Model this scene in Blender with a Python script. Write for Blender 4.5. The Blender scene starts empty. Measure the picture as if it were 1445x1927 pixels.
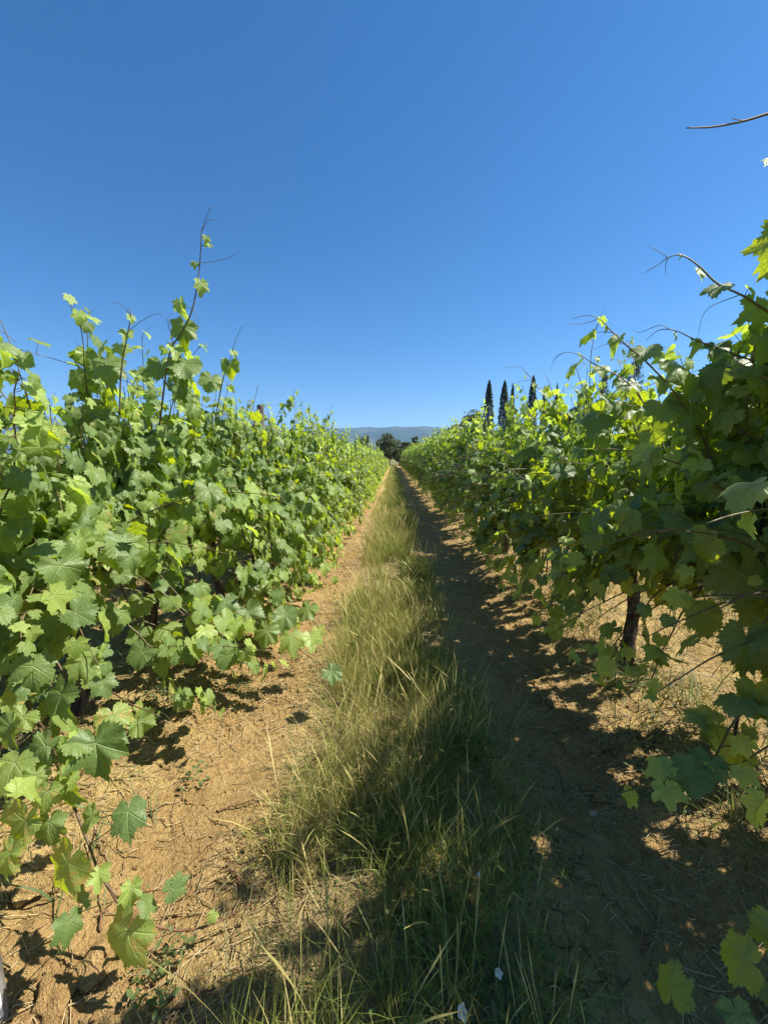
import bpy, math, random
import numpy as np
from mathutils import Vector, Matrix

random.seed(7)
rng = np.random.default_rng(7)
SC = bpy.context.scene
COL = SC.collection
R = math.radians

# ------------------------------------------------------------------ camera
CAM_H, PITCH, YAW, FPX = 1.40, 8.1, 1.385, 724.0          # FPX: focal length in photo pixels (1445 wide)
cam_d = bpy.data.cameras.new('camera')
cam = bpy.data.objects.new('camera', cam_d); COL.objects.link(cam)
cam.location = (0, 0, CAM_H)
cam.rotation_euler = (R(90 - PITCH), 0, R(YAW))
cam_d.sensor_fit = 'HORIZONTAL'; cam_d.sensor_width = 36.0; cam_d.lens = 36.0 * FPX / 1445.0
cam_d.clip_start = 0.05; cam_d.clip_end = 30000
SC.camera = cam

# ------------------------------------------------------------------ sky, sun, exposure
SUN_EL, SUN_AZ = 53.0, 83.0                                # azimuth clockwise from the row direction (+Y)
SKY_STRENGTH, SUN_STRENGTH, EXPOSURE = 0.067, 5.0, 1.12
world = bpy.data.worlds.new('World'); SC.world = world; world.use_nodes = True
wn = world.node_tree; wn.nodes.clear()
sky = wn.nodes.new('ShaderNodeTexSky'); sky.sky_type = 'NISHITA'; sky.sun_disc = False
sky.sun_elevation = R(SUN_EL); sky.sun_rotation = R(SUN_AZ)
sky.air_density = 1.0; sky.dust_density = 0.25; sky.ozone_density = 5.0; sky.altitude = 600
bg = wn.nodes.new('ShaderNodeBackground'); bg.inputs['Strength'].default_value = SKY_STRENGTH
wo = wn.nodes.new('ShaderNodeOutputWorld')
hs = wn.nodes.new('ShaderNodeHueSaturation'); hs.inputs['Saturation'].default_value = 1.30
wn.links.new(sky.outputs[0], hs.inputs['Color']); wn.links.new(hs.outputs[0], bg.inputs[0]); wn.links.new(bg.outputs[0], wo.inputs[0])
sun_d = bpy.data.lights.new('sun', 'SUN'); sun_d.energy = SUN_STRENGTH; sun_d.angle = R(0.53); sun_d.color = (1, .955, .87)
sun = bpy.data.objects.new('sun', sun_d); COL.objects.link(sun)
SUNV = Vector((math.cos(R(SUN_EL)) * math.sin(R(SUN_AZ)), math.cos(R(SUN_EL)) * math.cos(R(SUN_AZ)), math.sin(R(SUN_EL))))
sun.rotation_euler = SUNV.to_track_quat('Z', 'Y').to_euler(); sun.location = SUNV * 60
vs = SC.view_settings
vs.view_transform = 'Standard'; vs.look = 'None'; vs.exposure = EXPOSURE; vs.gamma = 1; vs.use_curve_mapping = False
SC.cycles.max_bounces = 8; SC.cycles.transmission_bounces = 6; SC.cycles.diffuse_bounces = 4
SC.cycles.volume_bounces = 1; SC.cycles.sample_clamp_indirect = 6

# ------------------------------------------------------------------ pixels to points
_cp, _sp, _cy, _sy = math.cos(R(PITCH)), math.sin(R(PITCH)), math.cos(R(YAW)), math.sin(R(YAW))
RIGHT = np.array([_cy, _sy, 0.0]); FWD = np.array([-_sy * _cp, _cy * _cp, -_sp]); UP = np.cross(RIGHT, FWD)
CAMP = np.array([0, 0, CAM_H])
def ray(px, py): return FWD + RIGHT * (px - 722.5) / FPX + UP * (963.5 - py) / FPX
def at_y(px, py, y): r = ray(px, py); return CAMP + r * (y / r[1])
def at_z(px, py, z): r = ray(px, py); return CAMP + r * ((z - CAM_H) / r[2])
def project(P):
    q = np.asarray(P) - CAMP
    dz = q @ FWD
    return 722.5 + FPX * (q @ RIGHT) / dz, 963.5 - FPX * (q @ UP) / dz, dz

# ------------------------------------------------------------------ noise
def _h2(ix, iy, s):
    n = (ix.astype(np.int64) * 374761393 + iy.astype(np.int64) * 668265263 + s * 974634777) & 0x7fffffff
    n = ((n ^ (n >> 13)) * 1274126177) & 0x7fffffff
    n = n ^ (n >> 16)
    return (n & 0xffff) / 65535.0
def vnoise(x, y, s=0):
    x = np.asarray(x, float); y = np.asarray(y, float)
    ix, iy = np.floor(x), np.floor(y); fx, fy = x - ix, y - iy
    ux, uy = fx * fx * fx * (fx * (fx * 6 - 15) + 10), fy * fy * fy * (fy * (fy * 6 - 15) + 10)
    a, b, c, d = _h2(ix, iy, s), _h2(ix + 1, iy, s), _h2(ix, iy + 1, s), _h2(ix + 1, iy + 1, s)
    return (a + (b - a) * ux) * (1 - uy) + (c + (d - c) * ux) * uy
def fbm(x, y, s=0, o=3):
    t, a, n = 0, 1, 0
    for k in range(o):
        t = t + a * vnoise(x * 2 ** k, y * 2 ** k, s + k * 17); n += a; a *= .5
    return t / n
ROW_X, PITCH_X = 1.55, 3.1
def ground_z(x, y, fine=True):
    x = np.asarray(x, float); y = np.asarray(y, float)
    near = np.clip((70 - y) / 20, 0, 1) * np.clip((16 - np.abs(x)) / 4, 0, 1)
    c = np.abs((x + 1.55) % 3.1 - 1.55)
    z = .085 * np.exp(-((c - 1.55) / .36) ** 2) - .035 * np.exp(-((c - .85) / .27) ** 2) + .012 * np.exp(-(c / .35) ** 2)
    z = z + .055 * (fbm(x * 1.1, y * 1.1, 3, 2) - .5)
    if fine:
        dist = np.sqrt(x * x + y * y)
        f1 = np.clip((14 - dist) / 8, 0, 1); f2 = np.clip((6 - dist) / 3, 0, 1)
        rough = .42 + .58 * np.clip((fbm(x * 1.6 + 9, y * 1.6, 11, 2) - .38) * 3.2, 0, 1)
        rough = rough * np.where(np.abs(c - .75) < .3, .55, 1.0)
        rough = np.where(c < .42, .5 * rough, rough)
        r1 = 1 - np.abs(2 * vnoise(x * 7, y * 7, 21) - 1)
        z = z + f1 * rough * (.038 * (1 + .7 * np.clip((-x - .7) * 2, 0, 1)) * (r1 - .5) + .022 * (vnoise(x * 15, y * 15, 23) - .5))
        z = z + f2 * rough * (.020 * (vnoise(x * 33, y * 33, 25) - .5) + .014 * (vnoise(x * 62, y * 62, 27) - .5))
    return z * near
def gz(x, y): return float(ground_z(np.array([x]), np.array([y]))[0])

# ------------------------------------------------------------------ mesh helpers
def make_mesh(name, V, F, mats, lp=None, info=None, smooth=True, mi=None):
    """V (n,3), F (m,3) triangles."""
    V = np.ascontiguousarray(V, np.float32); F = np.ascontiguousarray(F, np.int32)
    me = bpy.data.meshes.new(name)
    me.vertices.add(len(V)); me.vertices.foreach_set('co', V.ravel())
    me.loops.add(F.size); me.loops.foreach_set('vertex_index', F.ravel())
    me.polygons.add(len(F)); me.polygons.foreach_set('loop_start', np.arange(0, F.size, 3, dtype=np.int32))
    me.update(calc_edges=True)
    for m in (mats if isinstance(mats, (list, tuple)) else [mats]): me.materials.append(m)
    if mi is not None: me.polygons.foreach_set('material_index', np.asarray(mi, np.int32))
    me.polygons.foreach_set('use_smooth', np.full(len(F), smooth, bool))
    if lp is not None:
        a = me.attributes.new('lp', 'FLOAT_VECTOR', 'POINT'); a.data.foreach_set('vector', np.ascontiguousarray(lp, np.float32).ravel())
    if info is not None:
        a = me.attributes.new('info', 'FLOAT_VECTOR', 'POINT'); a.data.foreach_set('vector', np.ascontiguousarray(info, np.float32).ravel())
    return me
class Soup:
    """collects triangles with the two vertex attributes"""
    def __init__(s): s.V, s.F, s.L, s.I, s.n = [], [], [], [], 0
    def add(s, V, F, lp=None, info=(0, 0, 0)):
        V = np.asarray(V, float)
        s.V.append(V); s.F.append(np.asarray(F) + s.n); s.n += len(V)
        s.L.append(np.zeros_like(V) if lp is None else lp)
        inf = np.asarray(info, float)
        s.I.append(np.tile(inf, (len(V), 1)) if inf.ndim == 1 else inf)
    def mesh(s, name, mats, smooth=True):
        return make_mesh(name, np.concatenate(s.V), np.concatenate(s.F), mats, np.concatenate(s.L), np.concatenate(s.I), smooth)
def link(name, me, parent=None, loc=None):
    o = bpy.data.objects.new(name, me); COL.objects.link(o)
    if parent is not None: o.parent = parent
    if loc is not None: o.location = loc
    return o
def tag(o, label=None, cat=None, group=None, kind=None):
    if label: o['label'] = label
    if cat: o['category'] = cat
    if group: o['group'] = group
    if kind: o['kind'] = kind
    return o
def empty(name, loc): return link(name, None, None, loc)
def unit(v): v = np.asarray(v, float); return v / (np.linalg.norm(v) + 1e-9)
def tube(P, rad, k=5, cap=True):
    P = np.asarray(P, float); n = len(P); rad = np.broadcast_to(np.asarray(rad, float), (n,))
    T = np.gradient(P, axis=0); T /= (np.linalg.norm(T, axis=1, keepdims=True) + 1e-9)
    a = np.array([1, 0, 0]) if abs(T[0][0]) < .8 else np.array([0, 1, 0])
    u = unit(np.cross(T[0], a)); ang = np.arange(k) * 2 * np.pi / k
    V = np.zeros((n, k, 3))
    for i in range(n):
        u = unit(u - T[i] * np.dot(u, T[i])); w = np.cross(T[i], u)
        V[i] = P[i] + rad[i] * (np.cos(ang)[:, None] * u + np.sin(ang)[:, None] * w)
    F = []
    i0 = (np.arange(n - 1)[:, None] * k + np.arange(k)[None]).ravel()
    i1 = (np.arange(n - 1)[:, None] * k + (np.arange(k)[None] + 1) % k).ravel()
    F = np.concatenate([np.stack([i0, i1, i1 + k], 1), np.stack([i0, i1 + k, i0 + k], 1)])
    V = V.reshape(-1, 3)
    if cap:
        V = np.concatenate([V, P[:1], P[-1:]]); b = n * k
        j = np.arange(k); j2 = (j + 1) % k
        F = np.concatenate([F, np.stack([np.full(k, b), j2, j], 1), np.stack([np.full(k, b + 1), j + (n - 1) * k, j2 + (n - 1) * k], 1)])
    return V, F
def spline(P, n):
    P = np.asarray(P, float); m = len(P)
    Q = np.concatenate([[2 * P[0] - P[1]], P, [2 * P[-1] - P[-2]]])
    t = np.linspace(0, m - 1 - 1e-6, n); i = t.astype(int); f = (t - i)[:, None]
    a, b, c, d = Q[i], Q[i + 1], Q[i + 2], Q[i + 3]
    return .5 * (2 * b + (c - a) * f + (2 * a - 5 * b + 4 * c - d) * f ** 2 + (3 * b - a - 3 * c + d) * f ** 3)

# ------------------------------------------------------------------ materials
class NT:
    def __init__(s, name):
        s.m = bpy.data.materials.new(name); s.m.use_nodes = True; s.t = s.m.node_tree; s.t.nodes.clear()
        s.out = s.t.nodes.new('ShaderNodeOutputMaterial')
    def n(s, typ, **kw):
        nd = s.t.nodes.new('ShaderNode' + typ)
        for k, v in kw.items(): setattr(nd, k, v)
        return nd
    def put(s, sock, v):
        if hasattr(v, 'node'): s.t.links.new(v, sock)
        elif v is not None:
            if hasattr(sock.default_value, '__len__') and not hasattr(v, '__len__'): v = (v,) * len(sock.default_value)
            if hasattr(v, '__len__') and len(sock.default_value) == 4 and len(v) == 3: v = (*v, 1)
            sock.default_value = v
    def math(s, op, a, b=None, c=None, clamp=False):
        nd = s.n('Math', operation=op, use_clamp=clamp)
        for i, v in enumerate((a, b, c)):
            if v is not None: s.put(nd.inputs[i], v)
        return nd.outputs[0]
    def mix(s, f, a, b, blend='MIX'):
        nd = s.n('Mix', data_type='RGBA', blend_type=blend)
        s.put(nd.inputs[0], f); s.put(nd.inputs[6], a); s.put(nd.inputs[7], b); return nd.outputs[2]
    def fmix(s, f, a, b):
        nd = s.n('Mix', data_type='FLOAT'); s.put(nd.inputs[0], f); s.put(nd.inputs[2], a); s.put(nd.inputs[3], b); return nd.outputs[0]
    def ss(s, v, lo, hi, a=0.0, b=1.0):
        nd = s.n('MapRange', interpolation_type='SMOOTHSTEP'); s.put(nd.inputs[0], v)
        for i, q in enumerate((lo, hi, a, b)): nd.inputs[i + 1].default_value = q
        return nd.outputs[0]
    def attr(s, name): return s.n('Attribute', attribute_name=name).outputs['Vector']
    def xyz(s, v): nd = s.n('SeparateXYZ'); s.put(nd.inputs[0], v); return nd.outputs
    def noise(s, vec, scale, detail=3, rough=.55, dim='3D', out=0):
        nd = s.n('TexNoise', noise_dimensions=dim); s.put(nd.inputs['Vector'], vec)
        nd.inputs['Scale'].default_value = scale; nd.inputs['Detail'].default_value = detail; nd.inputs['Roughness'].default_value = rough
        return nd.outputs[out]
    def objco(s, scale=None):
        o = s.n('TexCoord').outputs['Object']
        if scale: mp = s.n('Mapping'); s.put(mp.inputs[0], o); mp.inputs['Scale'].default_value = scale; o = mp.outputs[0]
        return o
    def bump(s, h, strength, dist=.01, normal=None):
        b = s.n('Bump'); s.put(b.inputs['Height'], h); b.inputs['Strength'].default_value = strength; b.inputs['Distance'].default_value = dist
        if normal is not None: s.put(b.inputs['Normal'], normal)
        return b.outputs[0]
    def bsdf(s, col, rough=.6, spec=.4, normal=None):
        p = s.n('BsdfPrincipled'); s.put(p.inputs['Base Color'], col); s.put(p.inputs['Roughness'], rough)
        s.put(p.inputs['Specular IOR Level'], spec)
        if normal is not None: s.put(p.inputs['Normal'], normal)
        return p.outputs[0]
    def done(s, sh): s.t.links.new(sh, s.out.inputs['Surface']); return s.m

def mat_leaf():
    t = NT('vine_leaf')
    x, y, _ = t.xyz(t.attr('lp')); rn, young, stem = t.xyz(t.attr('info'))
    rn = t.math('FRACT', t.math('ADD', rn, t.n('ObjectInfo').outputs['Random']))
    ax = t.math('ABSOLUTE', x); M = A = None
    for k, th in enumerate((0, 50, 104)):
        dx, dy = math.sin(R(th)), math.cos(R(th))
        al = t.math('ADD', t.math('MULTIPLY', ax, dx), t.math('MULTIPLY', y, dy))
        pe = t.math('ABSOLUTE', t.math('SUBTRACT', t.math('MULTIPLY', ax, dy), t.math('MULTIPLY', y, dx)))
        pe = t.math('ADD', pe, t.math('LESS_THAN', al, 0.0))
        if M is None: M, A = pe, al
        else:
            c = t.math('LESS_THAN', pe, M); M, A = t.fmix(c, M, pe), t.fmix(c, A, al)
    wid = t.math('SUBTRACT', 0.030, t.math('MULTIPLY', A, 0.020))
    main = t.math('SUBTRACT', 1.0, t.math('SMOOTH_MIN', t.math('DIVIDE', M, wid), 1.0, 0.3), clamp=True)
    sec = t.math('PINGPONG', t.math('MULTIPLY', t.math('SUBTRACT', A, t.math('MULTIPLY', M, .85)), 6.5), 0.5)
    sec1 = t.ss(sec, 0.0, 0.075, 1, 0)
    vein = t.math('MAXIMUM', main, t.math('MULTIPLY', sec1, .45))
    quilt = t.noise(t.attr('lp'), 7, 2)
    g1 = t.mix(rn, (.076, .120, .030), (.130, .178, .038))
    top = t.mix(young, g1, (.215, .275, .055))
    top = t.mix(t.math('MULTIPLY', quilt, .5), top, t.mix(.5, top, (.03, .06, .02)))
    top = t.mix(t.math('MULTIPLY', vein, .55), top, (.26, .31, .12))
    under = t.mix(young, (.135, .190, .085), (.22, .28, .09))
    under = t.mix(t.math('MULTIPLY', vein, .5), under, (.30, .32, .16))
    back = t.n('NewGeometry').outputs['Backfacing']
    dust = t.noise(t.objco(), 1.7, 5, .7)
    top = t.mix(t.ss(dust, .52, .72, 0, .22), top, (.26, .24, .15))
    age = t.math('MULTIPLY', t.ss(rn, .90, .97), t.ss(t.math('ADD', t.noise(t.attr('lp'), 3.2, 3), t.math('MULTIPLY', t.math('ABSOLUTE', x), .15)), .55, .66))
    top = t.mix(age, top, (.21, .15, .045))
    col = t.mix(back, top, under)
    stc = t.mix(rn, (.13, .12, .040), (.11, .070, .035))
    col = t.mix(stem, col, stc)
    tr = t.mix(t.math('MULTIPLY', young, .8), t.mix(t.math('POWER', rn, 1.5), (.085, .130, .002), (.330, .380, .004)), (.36, .46, .05))
    tr = t.mix(t.math('MULTIPLY', vein, .5), tr, (.10, .16, .02))
    tr = t.mix(stem, tr, (.03, .03, .01))
    h = t.math('ADD', t.math('ADD', t.math('MULTIPLY', main, -.9), t.math('MULTIPLY', sec1, -.45)), t.math('MULTIPLY', quilt, .8))
    nb = t.bump(h, .55, .006)
    rough = t.fmix(back, .50, .8)
    p = t.bsdf(col, rough, t.fmix(back, .36, .15), nb)
    trn = t.n('BsdfTranslucent'); t.put(trn.inputs[0], tr); t.put(trn.inputs['Normal'], nb)
    ms = t.n('AddShader'); t.t.links.new(p, ms.inputs[0]); t.t.links.new(trn.outputs[0], ms.inputs[1])
    return t.done(ms.outputs[0])
def mat_grass(name, g1, g2, dry, trs=.5):
    t = NT(name)
    d, rn, hgt = t.xyz(t.attr('info'))
    col = t.mix(rn, g1, g2); col = t.mix(d, col, t.mix(rn, dry, tuple(v * .7 for v in dry)))
    p = t.bsdf(col, .55, .35)
    trn = t.n('BsdfTranslucent'); t.put(trn.inputs[0], t.mix(.5, col, t.mix(d, (.26, .34, .02), (.5, .38, .12))))
    ms = t.n('MixShader'); ms.inputs[0].default_value = trs * .6
    t.t.links.new(p, ms.inputs[1]); t.t.links.new(trn.outputs[0], ms.inputs[2])
    return t.done(ms.outputs[0])
def mat_bark(name, a, b, sc=(40, 40, 5), bs=.9):
    t = NT(name); co = t.objco(sc)
    n1 = t.noise(co, 1.0, 5, .65); n2 = t.noise(t.objco(), 60, 3)
    col = t.mix(t.ss(n1, .35, .68), a, b)
    nb = t.bump(t.math('ADD', n1, t.math('MULTIPLY', n2, .3)), bs, .012)
    return t.done(t.bsdf(col, .9, .15, nb))
def mat_plain(name, col, rough=.6, spec=.3, metal=0, var=.35, sc=30):
    t = NT(name); n1 = t.noise(t.objco(), sc, 4)
    c = t.mix(t.ss(n1, .3, .75), col, tuple(v * (1 - var) for v in col))
    s_ = t.bsdf(c, rough, spec, t.bump(n1, .3, .004)); s_.node.inputs['Metallic'].default_value = metal
    return t.done(s_)
def mat_soil():
    t = NT('orange_soil'); co = t.n('NewGeometry').outputs['Position']
    n0 = t.noise(co, .9, 3); n1 = t.noise(co, 7, 5, .6); n2 = t.noise(co, 45, 5, .65); n3 = t.noise(co, 190, 3, .6)
    col = t.mix(t.ss(n1, .32, .70), (.365, .245, .088), (.61, .440, .170))
    col = t.mix(t.ss(n0, .45, .70, 0, .45), col, (.47, .295, .12))
    col = t.mix(t.ss(n2, .48, .66, 0, .75), col, (.24, .135, .052))
    col = t.mix(t.ss(n3, .54, .66, 0, .7), col, (.76, .56, .27))
    # compacted tracks are a little greyer
    x, y, z = t.xyz(co)
    c = t.math('ABSOLUTE', t.math('SUBTRACT', t.math('ABSOLUTE', x), .80))
    col = t.mix(t.ss(c, .10, .40, .45, 0), col, (.43, .25, .10))
    # humus and dead thatch below the grass strip
    g = t.ss(t.math('ADD', t.math('ABSOLUTE', x), t.math('MULTIPLY', t.noise(co, 3, 3), .5)), .50, .80, .75, 0)
    col = t.mix(g, col, t.mix(n2, (.19, .14, .065), (.42, .32, .165)))
    far = t.ss(y, 58, 75)
    fx = t.ss(t.math('ABSOLUTE', x), 14, 22)
    col = t.mix(t.math('MAXIMUM', far, fx), col, t.mix(n0, (.10, .12, .04), (.20, .17, .075)))
    # drying cracks
    wv = t.n('VectorMath', operation='ADD'); t.put(wv.inputs[0], co)
    sc_ = t.n('VectorMath', operation='SCALE'); t.put(sc_.inputs[0], t.noise(co, 9, 3, out=1)); sc_.inputs['Scale'].default_value = .09
    t.t.links.new(sc_.outputs[0], wv.inputs[1])
    vo = t.n('TexVoronoi', feature='DISTANCE_TO_EDGE'); t.put(vo.inputs['Vector'], wv.outputs[0]); vo.inputs['Scale'].default_value = 12
    cr = t.math('MULTIPLY', t.math('MULTIPLY', t.ss(vo.outputs['Distance'], .0, .030, 1, 0), t.ss(t.noise(co, 2.6, 3), .50, .60)), t.ss(x, -.1, .5, .12, 1.3))
    col = t.mix(t.math('MULTIPLY', cr, .6), col, (.085, .05, .025))
    h = t.math('ADD', t.math('MULTIPLY', n1, 1.2), t.math('ADD', t.math('MULTIPLY', n2, 1.0), t.math('MULTIPLY', n3, .55)))
    h = t.math('SUBTRACT', h, t.math('MULTIPLY', cr, .9))
    return t.done(t.bsdf(col, .95, .1, t.bump(h, 1.0, .035)))
def mat_hill():
    t = NT('wooded_hill'); co = t.objco()
    col = t.mix(t.ss(t.noise(co, .004, 6, .6), .42, .60), (.030, .048, .026), (.062, .076, .042))
    return t.done(t.bsdf(col, .95, .05))
M_LEAF = mat_leaf()
M_GRASS = mat_grass('grass_blade', (.130, .190, .024), (.270, .310, .050), (.74, .58, .24))
M_WEED = mat_grass('weed_leaf', (.060, .105, .028), (.10, .15, .045), (.3, .25, .1))
M_STRAW = mat_grass('dry_straw', (.20, .14, .075), (.66, .51, .26), (.66, .50, .25), .2)
M_CYP = mat_grass('cypress_foliage', (.014, .026, .012), (.028, .042, .018), (.06, .06, .03), .2)
M_TREE = mat_grass('tree_foliage', (.035, .055, .020), (.075, .098, .034), (.10, .09, .04), .4)
M_CONI = mat_grass('conifer_foliage', (.026, .045, .030), (.05, .075, .046), (.06, .06, .03), .3)
M_BARK = mat_bark('vine_bark', (.026, .017, .013), (.155, .108, .078))
M_TRUNK = mat_bark('tree_bark', (.05, .038, .028), (.14, .11, .085), (8, 8, 1.5))
M_CANE = mat_bark('cane_bark', (.13, .065, .035), (.24, .135, .07), (60, 60, 12), .4)
M_WOOD = mat_bark('weathered_wood', (.09, .08, .070), (.24, .22, .20), (50, 50, 4), .6)
M_WIRE = mat_plain('galvanised_wire', (.33, .33, .33), .45, .5, .8)
M_STAKE = mat_plain('rusted_rod', (.055, .035, .026), .8, .2, .2)
M_WHITE = mat_plain('white_paint', (.78, .78, .76), .55, .4, 0, .12, 14)
M_PETAL = mat_plain('white_petal', (.80, .74, .64), .6, .2, 0, .1, 60)
M_STONE = mat_plain('pale_stone', (.50, .40, .26), .9, .1, 0, .4, 40)
M_SOIL = mat_soil()
M_CLOD = mat_plain('soil_clod', (.62, .40, .15), .95, .08, 0, .5, 45)
M_HILL = mat_hill()

# ------------------------------------------------------------------ ground: one sheet to the horizon
def axis_x():
    a = np.arange(-2.3, 2.3001, .0145); e = [2.3]; st = .0145
    while e[-1] < 9000: st = min(st * 1.16, 900); e.append(e[-1] + st)
    e = np.array(e[1:]); return np.concatenate([-e[::-1], a, e])
def axis_y():
    e = [.55]; st = .0115
    while e[-1] < 12000:
        st = max(.0115, min(.0078 * e[-1], .6)) if e[-1] < 62 else min(st * 1.3, 1200)
        e.append(e[-1] + st)
    b = [.55]; st = .03
    while b[-1] > -2500: st = min(st * 1.3, 600); b.append(b[-1] - st)
    return np.concatenate([np.array(b[1:])[::-1], np.array(e)])
gx, gy = axis_x(), axis_y()
GX, GY = np.meshgrid(gx, gy)
GZ = ground_z(GX, GY)
nx_, ny_ = len(gx), len(gy)
i = (np.arange(ny_ - 1)[:, None] * nx_ + np.arange(nx_ - 1)[None]).ravel()
gF = np.concatenate([np.stack([i, i + 1, i + nx_ + 1], 1), np.stack([i, i + nx_ + 1, i + nx_], 1)])
ground = link('ground', make_mesh('ground', np.stack([GX, GY, GZ], -1).reshape(-1, 3), gF, M_SOIL))
tag(ground, 'dry orange soil between the vine rows', kind='structure')

# ------------------------------------------------------------------ hills
def ridge(name, pts, y0, seed, base_drop=0):
    """pts: (photo px x, photo px y) of the skyline; the ridge stands y0 metres away"""
    pts = np.array(pts, float)
    px = np.linspace(pts[0, 0], pts[-1, 0], 220); py = np.interp(px, pts[:, 0], pts[:, 1])
    top = np.array([at_y(a, b, y0) for a, b in zip(px, py)])
    prof = np.array([0, .12, .3, .5, .7, .86, 1.0, .8, .4, 0]); dy = np.array([-.42, -.36, -.28, -.2, -.13, -.06, 0, .08, .2, .34]) * y0
    n, m = len(px), len(prof)
    V = np.zeros((m, n, 3))
    for k in range(m):
        nz = fbm(top[:, 0] / 260 + k * .35, np.full(n, k * .9 + seed), seed, 4) - .5
        amp = math.sin(math.pi * min(prof[k], .93)) * .55
        V[k, :, 0] = top[:, 0] * (1 + .0 * dy[k]); V[k, :, 1] = y0 + dy[k] + nz * 300 * (prof[k] < 1)
        V[k, :, 2] = top[:, 2] * prof[k] * (1 + nz * amp) + (fbm(top[:, 0] / 60, top[:, 0] * 0 + k, seed + 5, 3) - .5) * 10 * (prof[k] > 0)
    i = (np.arange(m - 1)[:, None] * n + np.arange(n - 1)[None]).ravel()
    F = np.concatenate([np.stack([i, i + 1, i + n + 1], 1), np.stack([i, i + n + 1, i + n], 1)])
    return link(name, make_mesh(name, V.reshape(-1, 3), F, M_HILL))
h1 = ridge('hills', [(-200, 800), (300, 812), (560, 812), (640, 806), (690, 804), (718, 806), (742, 801), (768, 803), (800, 802), (830, 804), (900, 806), (1100, 815), (1700, 825)], 4200, 4)
tag(h1, kind='structure')
h2 = ridge('mountain', [(-700, 800), (-200, 780), (40, 772), (110, 790), (250, 796), (380, 782), (420, 774), (460, 790), (540, 806), (640, 835), (700, 858)], 6200, 9)
tag(h2, kind='structure')

# ------------------------------------------------------------------ vine leaves
_OUT = np.array([(0, 1.0), (11, .90), (22, .75), (29, .70), (40, .80), (51, .90), (61, .80), (73, .63), (79, .60), (91, .66), (105, .71), (117, .63), (132, .57), (148, .55), (160, .47), (171, .30), (178, .10)])
PET = np.array([0, -.42, -.75])                            # foot of the leaf stalk in leaf units
def leaf_shape(seed, N, rings, deep=1.0, young=False, petiole=True):
    r_ = np.random.default_rng(seed)
    th = np.linspace(-176, 176, N)
    o = _OUT.copy(); o[:, 1] = np.clip(o[:, 1] + r_.normal(0, .025, len(o)), .08, 1.1)
    rad = np.interp(np.abs(th), o[:, 0], o[:, 1]); rad = .76 + (rad - .76) * np.where(np.abs(th) < 150, deep, 1.0)
    rad *= 1 + .06 * np.sin(np.radians(th)) * r_.normal()
    if N >= 20: rad *= 1 + .066 * np.where(np.arange(N) % 2 == 0, 1, -1) * (np.abs(th) < 168) * (1 + .4 * r_.normal(size=N)).clip(.2, 1.7)
    s, c = np.sin(np.radians(th)), np.cos(np.radians(th))
    P = [np.zeros((1, 2))] + [np.stack([s * rad * q, c * rad * q], 1) for q in rings]
    P = np.concatenate(P); nr = len(rings); j = np.arange(N - 1)
    F = [np.stack([np.zeros(N - 1, int), 1 + j + 1, 1 + j], 1)]
    for k in range(nr - 1):
        a = 1 + k * N + j; b = a + N
        F += [np.stack([a, a + 1, b + 1], 1), np.stack([a, b + 1, b], 1)]
    F = np.concatenate(F)
    x, y = P[:, 0], P[:, 1]; rr = np.hypot(x, y); tt = np.arctan2(x, y)
    fold = r_.uniform(.30, .65) if young else r_.uniform(-.05, .30)
    cx, cy_ = r_.uniform(.1, .45), r_.uniform(.15, .60)
    z = fold * np.abs(x) - cx * x * x - cy_ * y * np.abs(y) * np.where(y > 0, 1, .4)
    z += rr ** 2 * (r_.uniform(.05, .13) * np.sin(5 * tt + r_.uniform(0, 6)) + r_.uniform(.02, .07) * np.sin(9 * tt + r_.uniform(0, 6)))
    z += .10 * r_.normal() * x * y
    V = np.stack([x, y, z], 1); L = np.stack([x, y, 0 * x], 1)
    I = np.zeros((len(V), 3)); I[:, 1] = (.75 if young else 0)
    F = F[:, ::-1] if np.cross(V[F[0, 1]] - V[F[0, 0]], V[F[0, 2]] - V[F[0, 0]])[2] < 0 else F
    # make every face look up
    nz = np.cross(V[F[:, 1]] - V[F[:, 0]], V[F[:, 2]] - V[F[:, 0]])[:, 2]
    F = np.where((nz < 0)[:, None], F[:, ::-1], F)
    if petiole:
        pp = np.array([[0, 0, -.005], [0, -.12, -.18], [0, -.30, -.45], PET])
        pv, pf = tube(pp, [.022, .020, .020, .026], 3, False)
        F = np.concatenate([F, pf + len(V)]); V = np.concatenate([V, pv]); L = np.concatenate([L, np.full((len(pv), 3), 3.0)])
        pi = np.zeros((len(pv), 3)); pi[:, 2] = 1; I = np.concatenate([I, pi])
    return V, F, L, I
N_AD, N_YG = 14, 5
SH_HI = [leaf_shape(100 + k, 57, (.4, .72, 1), random.uniform(.45, 1.05)) for k in range(N_AD)] + [leaf_shape(200 + k, 39, (.5, 1), 1.35, True) for k in range(N_YG)]
SH_MD = [leaf_shape(100 + k, 27, (.55, 1), .8) for k in range(N_AD)] + [leaf_shape(200 + k, 21, (.55, 1), 1.3, True) for k in range(N_YG)]
SH_LO = [leaf_shape(100 + k, 13, (.55, 1), .9, petiole=False) for k in range(N_AD)] + [leaf_shape(200 + k, 11, (1,), 1.3, True, petiole=False) for k in range(N_YG)]
ME_LEAF = [make_mesh('leaf', v, f, M_LEAF, l, i_) for v, f, l, i_ in SH_HI]
NOPET = [leaf_shape(100 + k, 61, (.3, .6, .82, 1), .55 + .12 * (k % 5), petiole=False) for k in range(N_AD)] + [leaf_shape(200 + k, 39, (.5, 1), 1.35, True, petiole=False) for k in range(N_YG)]
ME_HERO = [make_mesh('leaf', v, f, M_LEAF, l, i_) for v, f, l, i_ in NOPET]

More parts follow.
